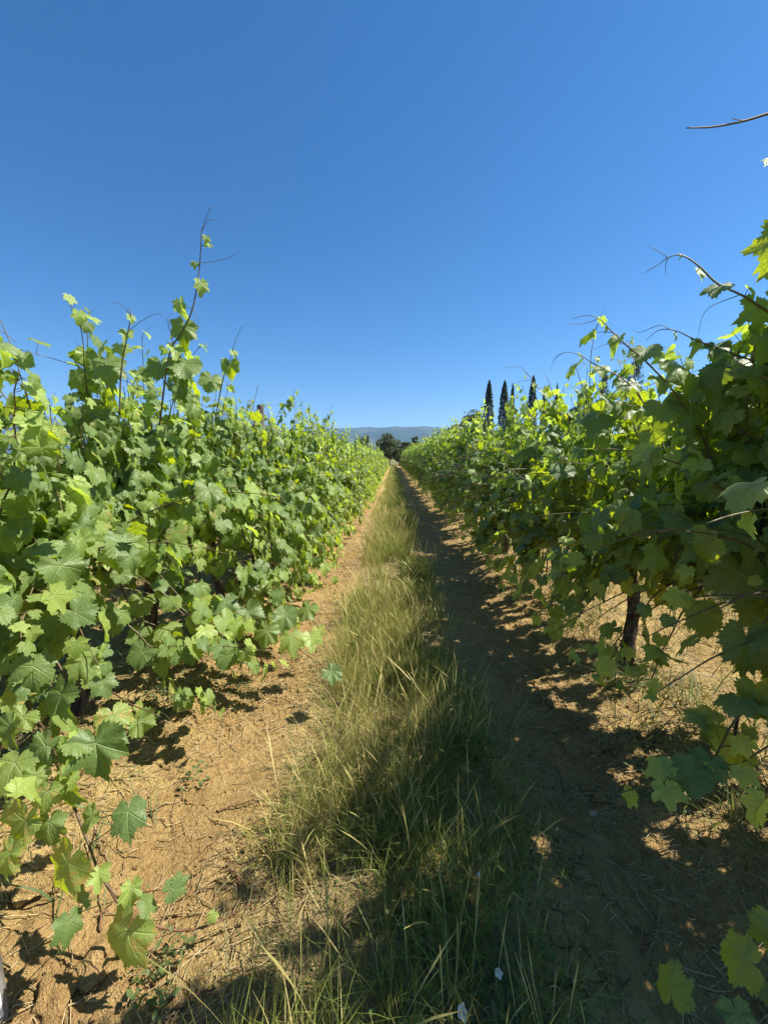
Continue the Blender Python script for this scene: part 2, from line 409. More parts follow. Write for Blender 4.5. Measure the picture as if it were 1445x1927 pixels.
def frame(n, t):
    n = unit(n); t = np.asarray(t, float); t = unit(t - n * np.dot(n, t)); return np.stack([np.cross(t, n), t, n], 1)

class Vine:
    """grows one vine in coordinates local to its foot; s is the sign of x that faces the path"""
    def __init__(v, seed, s, spec):
        v.r = np.random.default_rng(seed); v.s = s; v.gap = seed * 3.7; v.canes = []; v.leaves = []; v.tendrils = []
        r = v.r; sp = dict(up=15, spr=5, low=2, back=2, head=.74, top=1.0, lean=(0, 0)); sp.update(spec); v.sp = sp
        hd = sp['head'] + r.uniform(-.05, .05)
        lx, ly = sp['lean'][0] + r.normal(0, .05), sp['lean'][1] + r.normal(0, .05)
        v.trunk_pts = [(0, 0, -.06), (lx * .15 + r.normal(0, .02), ly * .1, .12), (lx * .5 + r.normal(0, .03), ly * .5 + r.normal(0, .02), .35), (lx * .9, ly * .9, .58), (lx, ly, hd)]
        v.head = np.array([lx, ly, hd])
        for a in (-1, 1):
            v.canes.append((spline([v.head - (0, 0, .04), v.head + (r.normal(0, .02), a * .16, .05), v.head + (r.normal(0, .03), a * .34, .05), v.head + (r.normal(0, .04), a * .50, .03)], 8), np.linspace(.017, .009, 8), 'arm'))
        for k in range(sp['up']): v.shoot('up')
        for k in range(sp['spr']): v.shoot('spr')
        for k in range(sp['low']): v.shoot('low')
        for k in range(sp['back']): v.shoot('back')
    def shoot(v, kind):
        r, s, sp = v.r, v.s, v.sp
        p = v.head + np.array([r.normal(0, .03), r.uniform(-.5, .5), .05 if kind != 'low' else -.03])
        if kind == 'up': d = np.array([r.normal(.02, .20) * s, r.normal(0, .22), 1.0]); n = int(r.integers(13, 19) * sp['top']); droop = 0
        elif kind == 'spr': d = np.array([s * r.uniform(.35, .9) * sp.get('wide', 1), r.normal(0, .35), r.uniform(.4, 1.0)]); n = int(r.integers(13, 19) * sp.get('reach', 1)); droop = r.uniform(.04, .12)
        elif kind == 'back': d = np.array([-s * r.uniform(.35, .9), r.normal(0, .35), r.uniform(.5, 1.0)]); n = int(r.integers(12, 17)); droop = r.uniform(.05, .12)
        else: d = np.array([s * r.uniform(.4, 1.0) * sp.get('wide', 1), r.normal(0, .4), r.uniform(-.15, .4)]); n = int(r.integers(12, 19) * sp.get('reach', 1)); droop = r.uniform(.07, .15)
        if kind == 'up' and r.random() < .24: n += int(r.integers(2, 8))
        pts = [p.copy()]; P = p.copy(); ph = r.uniform(0, 6.28)
        for k in range(n):
            d = unit(d); P = P + d * .066
            lo = sp.get('floor', .12)
            d = d + np.array([r.normal(0, .07), r.normal(0, .07), 0])
            if kind == 'up':
                d[0] -= (P[0] - v.head[0]) * .10; d[2] += .04
                if P[2] > (2.45 if sp.get('tall') else 1.75): d[2] -= .10 * r.uniform(.2, 1.5); d[0] += s * r.normal(.02, .08); d[1] += r.normal(0, .06)
            else:
                d[2] -= droop
                if P[2] < lo + .12: d[2] = max(d[2], .0 if P[2] > lo else .25)
            pts.append(P.copy())
        pts = np.array(pts); rad = np.linspace(.0055, .0016, len(pts))
        v.canes.append((pts, rad, 'shoot'))
        for k in range(1, len(pts)):
            tipf = (len(pts) - k) / 5.0
            young = tipf < 1.0
            sc = .083 * min(1, .28 + .72 * min(1, tipf)) * r.uniform(.72, 1.15)
            side = 1 if k % 2 else -1
            v.leaf(pts[k], sc, young and r.random() < .8, side, ph)
            if not young and r.random() < sp.get('lat', .75):
                for q in range(int(r.integers(1, 3))):
                    v.leaf(pts[k] + r.normal(0, .045, 3), sc * r.uniform(.45, .85), r.random() < .12, r.choice([-1, 1]), ph)
        if r.random() < .6 or kind == 'up': v.tendril(pts[-2], unit(pts[-1] - pts[-3]))
        if kind == 'up' and r.random() < .6: v.tendril(pts[-5], unit(np.array([r.normal(), r.normal(), .6])))
    def leaf(v, node, sc, young, side, ph):
        r = v.r; rel = node[0] - v.head[0]
        out = np.array([np.sign(rel) * min(1, abs(rel) / .16), 0, 0])
        n = out * .75 + np.array([.28, 0, .55]) + r.normal(0, .55, 3) + np.array([math.cos(ph), math.sin(ph) * .8, 0]) * .45 * side
        if n[2] < -.1: n[2] *= -.5
        t = np.array([0, 0, -1.0]) + out * .35 + r.normal(0, .38, 3)
        Rm = frame(n, t)
        k = int(r.integers(0, N_YG)) + N_AD if young else int(r.integers(0, N_AD))
        o = node - Rm @ PET * sc
        if o[2] < .05 : o[2] = .05 + r.uniform(0, .05)
        v.leaves.append((o, Rm * np.array([r.uniform(.86, 1.12), r.uniform(.88, 1.1), r.uniform(.5, 1.9)]), sc, k, r.random()))
    def tendril(v, p, d):
        r = v.r; pts = [p]; P = np.array(p, float); d = unit(d + r.normal(0, .25, 3)); ax = unit(r.normal(size=3)); L = r.uniform(.007, .016)
        for k in range(11):
            P = P + d * L; d = unit(d + np.cross(ax, d) * (.06 + .03 * k)); pts.append(P)
        v.tendrils.append((np.array(pts), np.linspace(.0013, .0006, 12)))

def trunk_mesh(v, thick):
    r = v.r; P = spline(v.trunk_pts, 26); k = 14
    z = np.linspace(0, 1, 26); rad = thick * (1.0 - .28 * z + .45 * np.exp(-z * 9) + .35 * np.exp(-((z - 1) / .09) ** 2))
    V, F = tube(P, rad, k)
    ax = np.repeat(P, k, 0); dv = V[:26 * k] - ax; ang = np.tile(np.arange(k), 26); zz = np.repeat(z, k)
    f = 1 + .60 * (vnoise(ang * .9 + zz * 3.0, zz * 5 + v.sp.get('seed', 0), 5) - .5) + .45 * (vnoise(ang * 2.1, zz * 16, 6) - .5) + .10 * np.sin(ang * 2 * np.pi / k * 3 + zz * 5)
    V[:26 * k] = ax + dv * f[:, None]
    return make_mesh('trunk', V, F, M_BARK)
def merge_leaves(soup, lv, shapes):
    for k in range(len(shapes)):
        g = [l for l in lv if l[3] == k]
        if not g: continue
        V, F, L, I = shapes[k]; n = len(V)
        RR = np.array([l[1] * l[2] for l in g]); O = np.array([l[0] for l in g])
        W = np.einsum('gij,nj->gni', RR, V) + O[:, None]
        FF = (F[None] + (np.arange(len(g)) * n)[:, None, None]).reshape(-1, 3)
        II = np.tile(I, (len(g), 1)); II[:, 0] = np.repeat([l[4] for l in g], n)
        soup.add(W.reshape(-1, 3), FF, np.tile(L, (len(g), 1)), II)

# rows: distance of every vine foot from the camera, along the row
Y_END = 54.0
left_y = [.15, .98, 1.79, 2.40, 3.30]
while left_y[-1] < Y_END: left_y.append(left_y[-1] + .93 + random.uniform(-.06, .06))
right_y = [.62, 1.38, 2.34, 3.40]
while right_y[-1] < Y_END: right_y.append(right_y[-1] + .95 + random.uniform(-.06, .06))
NEAR = 9.3
ORD = ['nearest', 'second', 'third', 'fourth', 'fifth', 'sixth', 'seventh', 'eighth', 'ninth', 'tenth', 'eleventh', 'twelfth', 'thirteenth']
near = []
for s, ys in ((1, left_y), (-1, right_y)):
    for q, y in enumerate([y for y in ys if y < NEAR]):
        if s == 1: sp = dict(up=18, spr=10, low=12, back=3, floor=.05, reach=1.15, wide=1.6) if y > 2.3 else dict(up=17, spr=9, low=8, back=3, floor=.36, top=.9)
        else: sp = dict(up=19, spr=11, low=13, back=8, floor=.34 if y < 3 else (.24 if y < 5 else .10), head=.76, top=.87 if y < 4.7 else (.95 if y < 7 else 1.03), reach=.95)
        if s == -1 and abs(y - 2.34) < .01: sp.update(lean=(.12, .02), head=.86)
        if s == 1 and y < 1: sp.update(spr=3, low=1, up=12)
        if s == -1 and y < 1: sp.update(spr=3, low=0, up=26, top=1.4, tall=True)  # extra height and shoots out of view, added to shade the foreground
        elif s == -1 and y < 1.5: sp.update(up=26, top=1.4, tall=True)  # also made taller out of view to widen that foreground shade
        sp['seed'] = q
        x = -s * ROW_X + random.uniform(-.04, .04)
        if s == -1 and abs(y - 2.34) < .01: x = 1.47
        near.append(dict(s=s, q=q, x=x, y=y, z=gz(x, y), v=Vine(1000 + q * 7 + (500 if s < 0 else 0), s, sp)))

def trim(v, l):
    out, z = l[0][0] * v.s, l[0][2]
    lim = np.interp(z, [0, .4, 1.0, 1.5, 2.0, 2.6], [1.0, 1.0, .90, .68, .45, .35] if v.s > 0 else [.60, .62, .56, .42, .30, .30]) + .3 * v.sp.get('tall', 0)
    if z > .45 and out > .14 and l[4] > .12 and float(vnoise(l[0][1] * 3.0 + v.gap, z * 3.0 + v.gap * 2, 31)) < (.37 if v.s > 0 else .27): return False   # hollows between the shoots
    return out < lim + (l[4] - .5) * .16
# keep foliage clear of the lens and of the open corridor in front of it
for d in near:
    o = np.array([d['x'], d['y'], d['z']]); keep = []
    for l in d['v'].leaves:
        P = l[0] + o
        if not trim(d['v'], l): continue
        if d['v'].sp.get('tall'):  # shoots added for their shade stay outside the view
            qx, qy, qd = project(P)
            if qd < .1 or (-50 < qx < 1480 and qy < (1500 if d['y'] < 1 else 655)): continue
        if np.linalg.norm(P - CAMP) < .85: continue
        lim = .62 if P[2] < 1.2 else .78
        if abs(P[0]) < (lim if P[1] < 3.2 else .48): continue
        keep.append(l)
    d['v'].leaves = keep
    d['v'].canes = [(p[np.cumprod(np.abs(p[:, 0] + o[0]) > .46).astype(bool)], rr, k) for p, rr, k in d['v'].canes]
    if d['v'].sp.get('tall'): d['v'].canes = [(p[np.cumprod([not (project(q + o)[2] > .1 and -20 < project(q + o)[0] < 1480 and project(q + o)[1] < 655) for q in p]).astype(bool)], rr, k) for p, rr, k in d['v'].canes]
    d['v'].canes = [(p, rr[:len(p)], k) for p, rr, k in d['v'].canes if len(p) > 2]

# which leaves show largest from the camera: painter's pass over discs
allL = [(di, li, l[0] + np.array([d['x'], d['y'], d['z']]), l[2], l[1][:, 2]) for di, d in enumerate(near) for li, l in enumerate(d['v'].leaves)]
PW, PH = 723, 964
buf = np.full((PH, PW), -1, np.int32)
Pc = np.array([a[2] for a in allL]); pxs, pys, dep = project(Pc)
for k in np.argsort(-dep):
    if dep[k] < .2: continue
    vd = unit(CAMP - allL[k][2]); fac = .35 + .65 * abs(float(vd @ allL[k][4]))
    rr = allL[k][3] * .72 * FPX / dep[k] * .5 * math.sqrt(fac); cx, cy = pxs[k] * .5, pys[k] * .5
    x0, x1, y0, y1 = int(max(0, cx - rr)), int(min(PW, cx + rr + 1)), int(max(0, cy - rr)), int(min(PH, cy + rr + 1))
    if x0 < x1 and y0 < y1: buf[y0:y1, x0:x1] = k
cnt = np.bincount(buf[buf >= 0], minlength=len(allL))
for d in near: d['vis'] = set()
per = [[] for _ in near]
for k, a in enumerate(allL):
    if cnt[k] >= 14: per[a[0]].append((cnt[k], a[1]))
for d, p in zip(near, per):
    p.sort(reverse=True); d['vis'] = {li for _, li in p[:300]}

def vine_label(s, q):
    side = 'left' if s > 0 else 'right'
    # the nearest foot on each side stands outside the picture
    if s > 0: return ['grapevine whose leaves enter at the left picture edge, its foot out of view', 'nearest vine of the left row, big leaves and a cane trailing low over the soil', 'second vine of the left row with tall shoots standing against the sky', 'third vine of the left row with a thin dark trunk above sunlit soil', 'fourth vine of the left row spilling yellow green shoots onto the path', 'fifth vine of the left row beside the weathered wooden post', 'sixth vine of the left row just beyond the wooden post'][q] if q < 7 else f'{ORD[q]} vine from the camera in the sunlit left row, part of the dense hedge'
    return ['overhanging vine at the right picture edge with shoots arching across the sky', 'nearest vine of the right row, large shaded leaves above a thin dark stake', 'second vine of the right row with a leaning gnarled bare trunk', 'third vine of the right row with a short dark trunk behind the leaning one'][q] if q < 4 else f'{ORD[q]} vine from the camera in the backlit right row'
GRP = {1: 'vines of the left row', -1: 'vines of the right row'}
leaf_total = 0
for d in near:
    v = d['v']
    root = empty('grapevine', (d['x'], d['y'], d['z'])); tag(root, vine_label(d['s'], d['q']), 'grapevine', GRP[d['s']]); d['root'] = root
    link('trunk', trunk_mesh(v, random.uniform(.032, .040)), root)
    for p, rr, kind in v.canes:
        sp_ = Soup(); a, b = tube(spline(p, len(p) * 2), np.interp(np.linspace(0, 1, len(p) * 2), np.linspace(0, 1, len(p)), rr), 5)
        if kind == 'arm': link('arm', make_mesh('arm', a, b, M_BARK), root)
        else:
            sp_.add(a, b, np.full(a.shape, 3.0), (random.random(), 0, 1)); link('cane', sp_.mesh('cane', M_LEAF), root)
    ts = Soup()
    for p, rr in v.tendrils:
        a, b = tube(p, rr, 3, False); ts.add(a, b, np.full(a.shape, 3.0), (.2, 0, 1))
    if v.tendrils and not v.sp.get('tall'): tag(link('tendril', ts.mesh('tendril', M_LEAF), root), kind='stuff')
    rest = []
    for li, l in enumerate(v.leaves):
        if li in d['vis']:
            o = link('leaf', ME_LEAF[l[3]], root)
            m = np.eye(4); m[:3, :3] = l[1] * l[2]; m[:3, 3] = l[0]; o.matrix_basis = Matrix(m.tolist()); leaf_total += 1
        else: rest.append(l)
    fs = Soup(); merge_leaves(fs, rest, SH_MD); tag(link('foliage', fs.mesh('foliage', M_LEAF), root), kind='stuff')
print('leaf objects', leaf_total, 'of', len(allL))

# the rest of both rows and the neighbouring rows: a few grown vines, copied
far_src = {}
for s in (1, -1):
    far_src[s] = []
    for k in range(6):
        sp = dict(up=18, spr=11, low=14, back=4, floor=.05, lat=.85, reach=1.2, wide=1.7) if s == 1 else dict(up=19, spr=9, low=12, back=4, floor=.08, head=.74, lat=.85, reach=.95, top=1.08)
        sp['seed'] = k + 20
        v = Vine(3000 + k * 13 + (700 if s < 0 else 0), s, sp)
        fs = Soup(); merge_leaves(fs, [l for l in v.leaves if trim(v, l)], SH_LO)
        for p, rr, kind in v.canes:
            a, b = tube(p[::2] if len(p) > 5 else p, rr[::2] if len(p) > 5 else rr, 3, False); fs.add(a, b, np.full(a.shape, 3.0), (.3, 0, 1))
        far_src[s].append((trunk_mesh(v, .034), fs.mesh('foliage', M_LEAF)))
def far_vine(s, x, y, label, group, k):
    tm, fm = far_src[s][k % 6]
    root = empty('grapevine', (x, y, gz(x, y))); tag(root, label, 'grapevine', group)
    link('trunk', tm, root); f = link('foliage', fm, root); tag(f, kind='stuff')
    f.scale = (1 + random.uniform(-.08, .08), random.choice([-1, 1]) * (1 + random.uniform(-.04, .1)), 1 + random.uniform(-.06, .07))
for s, ys, nm in ((1, left_y, 'left'), (-1, right_y, 'right')):
    for q, y in enumerate(ys):
        if y < NEAR: continue
        if y < 22: lab, g = f'vine in the middle stretch of the {nm} row, merged into its hedge', f'vines in the middle of the {nm} row'
        else: lab, g = f'vine in the far stretch of the {nm} row where it narrows to the trees', f'vines at the far end of the {nm} row'
        far_vine(s, -s * ROW_X + random.uniform(-.05, .05), y, lab, g, random.randrange(6))
    for q in range(26):
        y = .6 + q * .96
        far_vine(s, -s * (ROW_X + PITCH_X) + random.uniform(-.05, .05), y, f'vine of the next row beyond the {nm} row, glimpsed through its leaves', f'vines of the row beyond the {nm} row', random.randrange(6))

# ------------------------------------------------------------------ trained canes that can be told apart in the photograph
def vine_at(s, y): return min((d for d in near if d['s'] == s), key=lambda d: abs(d['y'] - y))
def hero_cane(d, path, rad, leaves, tendrils=(), mat=None, name='cane'):
    """path: points in the place; leaves: (point, width m, normal, tip direction, young); every leaf gets a stalk to the cane"""
    o = np.array([d['x'], d['y'], d['z']]); root = d['root']
    P = spline(np.array(path) - o, len(path) * 6); rr = np.linspace(rad[0], rad[1], len(P))
    s_ = Soup(); a, b = tube(P, rr, 6); s_.add(a, b, np.full(a.shape, 3.0), (.85 if mat is None else .2, 0, 1))
    for (pt, w, n, t, yg) in leaves:
        q = np.array(pt) - o; sc = w / 1.6; Rm = frame(n, t)
        # pt is the middle of the blade; the stalk joins .25 of its size above it
        org = q - Rm @ np.array([0, .22, 0]) * sc
        near_i = int(np.argmin(np.linalg.norm(P - org, axis=1))); c = P[near_i]
        mid = (org + c) / 2 - Rm[:, 2] * sc * .25
        a, b = tube(spline([org - Rm[:, 2] * .002, mid, c], 7), np.linspace(.0012, .0020, 7), 4, False); s_.add(a, b, np.full(a.shape, 3.0), (.4, 0, 1))
        k = (N_AD + random.randrange(N_YG)) if yg else random.randrange(N_AD)
        lo = link('leaf', ME_HERO[k], root)
        m = np.eye(4); m[:3, :3] = Rm * np.array([random.uniform(.88, 1.08), random.uniform(.9, 1.08), random.uniform(.7, 2.0)]) * sc; m[:3, 3] = org; lo.matrix_basis = Matrix(m.tolist())
    for tp in tendrils:
        tpts = np.array(tp) - o
        # start at the cane
        tpts[0] = P[int(np.argmin(np.linalg.norm(P - tpts[0], axis=1)))]
        ts = Soup(); a, b = tube(spline(tpts, 16), np.linspace(.0015, .0006, 16), 4, False); ts.add(a, b, np.full(a.shape, 3.0), (.1, 0, 1))
        link('tendril', ts.mesh('tendril', M_LEAF), root)
    link(name, s_.mesh(name, M_LEAF if mat is None else mat), root)

def LY(px, py, wpx, y, n=(.4, -.5, .6), t=(0, 0, -1), yg=0):
    p = at_y(px, py, y); return (p, wpx / FPX * y * 1.02, np.array(n) + rng.normal(0, .12, 3), np.array(t) + rng.normal(0, .15, 3), yg)
def LZ(px, py, wpx, z, n=(.4, -.5, .6), t=(0, 0, -1), yg=0):
    p = at_z(px, py, z); return (p, wpx / FPX * float((p - CAMP) @ FWD), np.array(n) + rng.normal(0, .12, 3), np.array(t) + rng.normal(0, .15, 3), yg)
Y_ = lambda y: (lambda a, b: at_y(a, b, y))

# left row: the tall shoot against the sky
d = vine_at(1, 1.79); y = 2.0
hero_cane(d, [at_y(300, 800, 2.0), at_y(318, 670, y), at_y(340, 628, y), at_y(360, 588, y), at_y(372, 530, y), at_y(377, 480, y), at_y(379, 440, y), at_y(381, 428, y), at_y(398, 385, y)], (.0045, .0011),
  [LY(345, 622, 58, y, (.3, -.9, .3)), LY(378, 537, 30, y, (.5, -.7, .2), yg=1), LY(339, 575, 34, y, (-.3, -.8, .3), yg=1), LY(367, 497, 16, y, yg=1), LY(388, 449, 16, y, yg=1), LY(395, 462, 13, y, yg=1), LY(300, 690, 55, y, (.2, -.8, .6)), LY(345, 690, 60, y, (.5, -.7, .5)), LY(330, 655, 40, y, yg=1)],
  [[at_y(377, 498, y), at_y(410, 490, y), at_y(435, 483, y), at_y(450, 470, y)], [at_y(360, 582, y), at_y(372, 600, y), at_y(370, 625, y)], [at_y(379, 435, y), at_y(395, 412, y), at_y(420, 422, y)]])
hero_cane(d, [at_y(225, 780, 1.8), at_y(228, 700, 1.8), at_y(238, 640, 1.8), at_y(246, 595, 1.8), at_y(242, 578, 1.8)], (.004, .0013),
  [LY(228, 655, 34, 1.8, (.3, -.7, .5), yg=1), LY(236, 628, 30, 1.8, yg=1), LY(247, 598, 20, 1.8, yg=1), LY(200, 690, 60, 1.8, (.3, -.8, .5)), LY(190, 655, 40, 1.8, (-.4, -.7, .5))],
  [[at_y(246, 595, 1.8), at_y(230, 573, 1.8), at_y(208, 568, 1.8)], [at_y(240, 620, 1.8), at_y(275, 598, 1.8), at_y(300, 590, 1.8), at_y(312, 602, 1.8)], [at_y(230, 690, 1.8), at_y(252, 730, 1.8), at_y(248, 760, 1.8)]])
d = vine_at(1, 2.40)
hero_cane(d, [at_y(405, 790, 2.7), at_y(420, 712, 2.7), at_y(432, 680, 2.7), at_y(440, 650, 2.7), at_y(447, 630, 2.7)], (.0042, .0012),
  [LY(433, 692, 36, 2.7, (.3, -.8, .3)), LY(440, 664, 18, 2.7, yg=1), LY(395, 720, 50, 2.7, (.5, -.7, .5)), LY(424, 680, 18, 2.7, yg=1)],
  [[at_y(445, 635, 2.7), at_y(455, 615, 2.7), at_y(468, 606, 2.7)]])
# left row: the long cane trailing low at the left edge of the picture
d = vine_at(1, .98)
n_up = (.25, -.45, .85)
hero_cane(d, [(d['x'] + .06, d['y'], .74), at_z(-60, 1230, .66), at_z(20, 1285, .60), at_z(75, 1370, .50), at_z(120, 1470, .42), at_z(165, 1585, .30), at_z(188, 1645, .22), at_z(220, 1690, .17)], (.0060, .0026),
  [LZ(180, 1415, 108, .55, (.25, -.75, .55), (.15, 0, -1)), LZ(75, 1415, 80, .55, (.2, -.6, .7), (-.3, 0, -1)), LZ(215, 1355, 72, .58, (.35, -.3, .75), (.5, 0, -.8)), LZ(110, 1322, 98, .62, (.0, -.7, .6), (-.1, 0, -1)),
   LZ(155, 1245, 72, .72, (.1, -.5, .85), (.3, 0, -1)), LZ(35, 1190, 92, .75, (-.5, -.3, .85), (-.3, -.2, -.8)), LZ(85, 1160, 60, .80, (.5, .3, .7), (.2, -.5, -.5)), LZ(112, 1185, 70, .76, (.75, -.5, .3), (.1, 0, -1)),
   LZ(5, 1240, 80, .70, (-.3, -.4, .8)), LZ(30, 1310, 70, .60, (-.2, -.2, .9)), LZ(240, 1540, 75, .40, (.1, -.5, .85), (.1, 0, -1)), LZ(167, 1545, 55, .42, (-.2, -.5, .8), (0, 0, -1)), LZ(130, 1490, 82, .47, (-.2, -.8, .35), (.2, 0, -1)),
   LZ(38, 1560, 105, .42, (-.25, -.8, .3), (-.2, 0, -1)), LZ(118, 1640, 118, .32, (-.3, -.8, .3), (-.4, 0, -1)), LZ(185, 1650, 42, .30, n_up, (0, -.4, -.7), 1), LZ(245, 1680, 50, .24, (.1, -.6, .8), (0, 0, -1), 1),
   LZ(282, 1700, 46, .22, (.6, -.1, .5), (.8, 0, .3)), LZ(332, 1668, 50, .24, (.5, -.5, .5), (.9, .2, .4)), LZ(230, 1775, 125, .16, (.05, -.72, .6), (-.25, 0, -1)), LZ(130, 1745, 62, .22, (.75, -.1, .45), (-.5, 0, -.9)),
   LZ(85, 1500, 60, .50, (-.1, -.6, .6)), LZ(20, 1450, 90, .52, (.1, -.5, .8)), LZ(15, 1380, 80, .58, (-.3, -.6, .6)), LZ(60, 1265, 80, .68, (.2, -.6, .7)), LZ(195, 1290, 55, .66, (.4, -.5, .6)), LZ(90, 1560, 70, .42, (.2, -.7, .6)), LZ(215, 1400, 50, .54, (.7, -.3, .4)), LZ(265, 1365, 60, .52, (.8, -.2, .3), (.1, 0, -1)), LZ(10, 1620, 80, .38, (-.2, -.6, .5)), LZ(150, 1690, 60, .24, (-.3, -.7, .4)), LZ(150, 1400, 60, .58, (.2, .1, .9)), LZ(60, 1470, 60, .52, (.1, -.6, .8))],
  [[at_z(75, 1370, .5), at_z(50, 1390, .52), at_z(30, 1410, .5), at_z(40, 1430, .48)]])
hero_cane(d, [at_z(195, 1655, .20), at_z(240, 1720, .10), at_z(300, 1745, .055), at_z(345, 1752, .05), at_z(400, 1740, .05), at_z(440, 1720, .06), at_z(495, 1690, .09)], (.0050, .0018), [LZ(400, 1725, 22, .09, n_up, (0, -1, 0), 1)], mat=M_CANE)
# left row: shoots sprawling onto the path
d = vine_at(1, 2.40)
hero_cane(d, [(d['x'] + .1, d['y'] - .05, .7), at_z(440, 1150, .50), at_z(520, 1190, .32), at_z(580, 1235, .22), at_z(628, 1268, .20), at_z(692, 1322, .13)], (.0050, .0014),
  [LZ(628, 1266, 44, .24, (.0, -.3, .9), (.7, 0, -.4)), LZ(548, 1205, 60, .32, (.1, -.5, .8)), LZ(500, 1195, 56, .34, (.2, -.8, .5)), LZ(585, 1205, 46, .28, n_up, yg=1), LZ(470, 1160, 60, .45, (.3, -.7, .6)), LZ(535, 1165, 60, .38, (.2, -.6, .7)), LZ(600, 1190, 30, .25, n_up, yg=1), LZ(575, 1150, 50, .36, (-.2, -.4, .8))], [])
d = vine_at(1, 1.79)
hero_cane(d, [(d['x'] + .05, d['y'], .72), at_z(260, 1165, .60), at_z(330, 1185, .5), at_z(385, 1165, .5)], (.005, .0018),
  [LZ(315, 1185, 60, .55, (.0, -.4, .85), (.2, 0, -1)), LZ(375, 1165, 55, .55, (-.1, -.2, .9), (.4, 0, -.6), 1), LZ(215, 1175, 45, .62, (.2, -.7, .6)), LZ(265, 1235, 62, .45, (.2, -.7, .5)), LZ(425, 1140, 60, .55, (.3, -.8, .5)), LZ(260, 1140, 60, .66, (.2, -.4, .8))], [])

# right row: shoots arching towards the path against the sky
d = vine_at(-1, 1.5); y = 1.45
nb = (-.1, -.55, .8)
hero_cane(d, [at_y(1560, 720, y), at_y(1470, 610, y), at_y(1410, 563, y), at_y(1350, 533, y), at_y(1315, 500, y), at_y(1283, 480, y), at_y(1258, 484, y), at_y(1235, 500, y), at_y(1212, 513, y)], (.0042, .0009),
  [LY(1427, 585, 70, y, (.1, -.75, .5), (.1, .1, -1)), LY(1348, 540, 48, y, (-.2, -.5, .8), (-.1, 0, -1)), LY(1315, 514, 30, y, (.3, -.6, .4), yg=1), LY(1412, 545, 26, y, yg=1), LY(1280, 480, 10, y, yg=1), LY(1440, 640, 70, y, (.0, -.6, .7))],
  [[at_y(1258, 484, y), at_y(1235, 470, y), at_y(1217, 460, y)], [at_y(1258, 485, y), at_y(1252, 500, y), at_y(1253, 516, y)], [at_y(1390, 552, y), at_y(1340, 575, y), at_y(1322, 595, y), at_y(1312, 635, y)]])
y = 1.6
hero_cane(d, [at_y(1500, 700, y), at_y(1410, 676, y), at_y(1360, 658, y), at_y(1310, 640, y), at_y(1272, 622, y), at_y(1240, 621, y), at_y(1215, 640, y)], (.0042, .0009),
  [LY(1345, 656, 48, y, nb), LY(1308, 648, 34, y, (.3, -.6, .5), yg=1), LY(1270, 630, 16, y, yg=1), LY(1425, 700, 80, y, (-.1, -.6, .7)), LY(1400, 655, 30, y, yg=1)],
  [[at_y(1265, 622, y), at_y(1240, 612, y), at_y(1205, 625, y), at_y(1188, 620, y)]])
y = 1.75
hero_cane(d, [at_y(1320, 810, y), at_y(1262, 730, y), at_y(1215, 680, y), at_y(1180, 650, y), at_y(1150, 622, y), at_y(1128, 600, y), at_y(1105, 593, y), at_y(1075, 600, y)], (.0042, .0009),
  [LY(1213, 662, 56, y, nb), LY(1160, 640, 34, y, (-.2, -.4, .8), yg=1), LY(1140, 616, 16, y, yg=1), LY(1285, 690, 80, y, (.1, -.5, .8)), LY(1340, 735, 95, y, (.1, -.6, .7)), LY(1245, 720, 60, y, (.2, -.5, .7)), LY(1300, 770, 90, y, (0, -.7, .6)), LY(1390, 740, 95, y, (.1, -.4, .9)), LY(1250, 770, 70, y, nb), LY(1400, 790, 90, y, nb)],
  [[at_y(1125, 600, y), at_y(1100, 608, y), at_y(1066, 610, y)], [at_y(1150, 625, y), at_y(1125, 625, y), at_y(1105, 637, y)], [at_y(1170, 650, y), at_y(1140, 648, y), at_y(1117, 657, y)]])
d = vine_at(-1, 2.34); y = 2.2
hero_cane(d, [at_y(1250, 815, y), at_y(1190, 730, y), at_y(1150, 700, y), at_y(1115, 683, y), at_y(1090, 667, y), at_y(1062, 663, y), at_y(1040, 680, y)], (.0042, .0009),
  [LY(1132, 695, 36, y, nb), LY(1185, 725, 55, y, (.1, -.5, .8)), LY(1122, 676, 16, y, yg=1), LY(1090, 668, 12, y, yg=1), LY(1180, 770, 60, y, nb), LY(1120, 790, 60, y, nb), LY(1150, 755, 50, y, (.3, -.4, .8))],
  [[at_y(1062, 663, y), at_y(1045, 672, y), at_y(1035, 700, y)]])
hero_cane(d, [at_y(1110, 790, 2.9), at_y(1095, 730, 2.9), at_y(1087, 700, 2.9), at_y(1080, 690, 2.9), at_y(1066, 697, 2.9)], (.0035, .0009), [LY(1088, 740, 22, 2.9, yg=1), LY(1100, 722, 16, 2.9, yg=1)],
  [[at_y(1093, 735, 2.9), at_y(1075, 728, 2.9), at_y(1058, 742, 2.9)]])
hero_cane(vine_at(-1, 3.52), [at_y(1055, 790, 3.4), at_y(1010, 725, 3.4), at_y(985, 695, 3.4), at_y(972, 690, 3.4), at_y(948, 692, 3.4)], (.0035, .0009), [LY(1005, 725, 16, 3.4, yg=1), LY(988, 708, 10, 3.4, yg=1), LY(1025, 740, 26, 3.4), LY(1050, 765, 40, 3.4)],
  [[at_y(995, 718, 3.4), at_y(975, 718, 3.4), at_y(955, 726, 3.4)]])
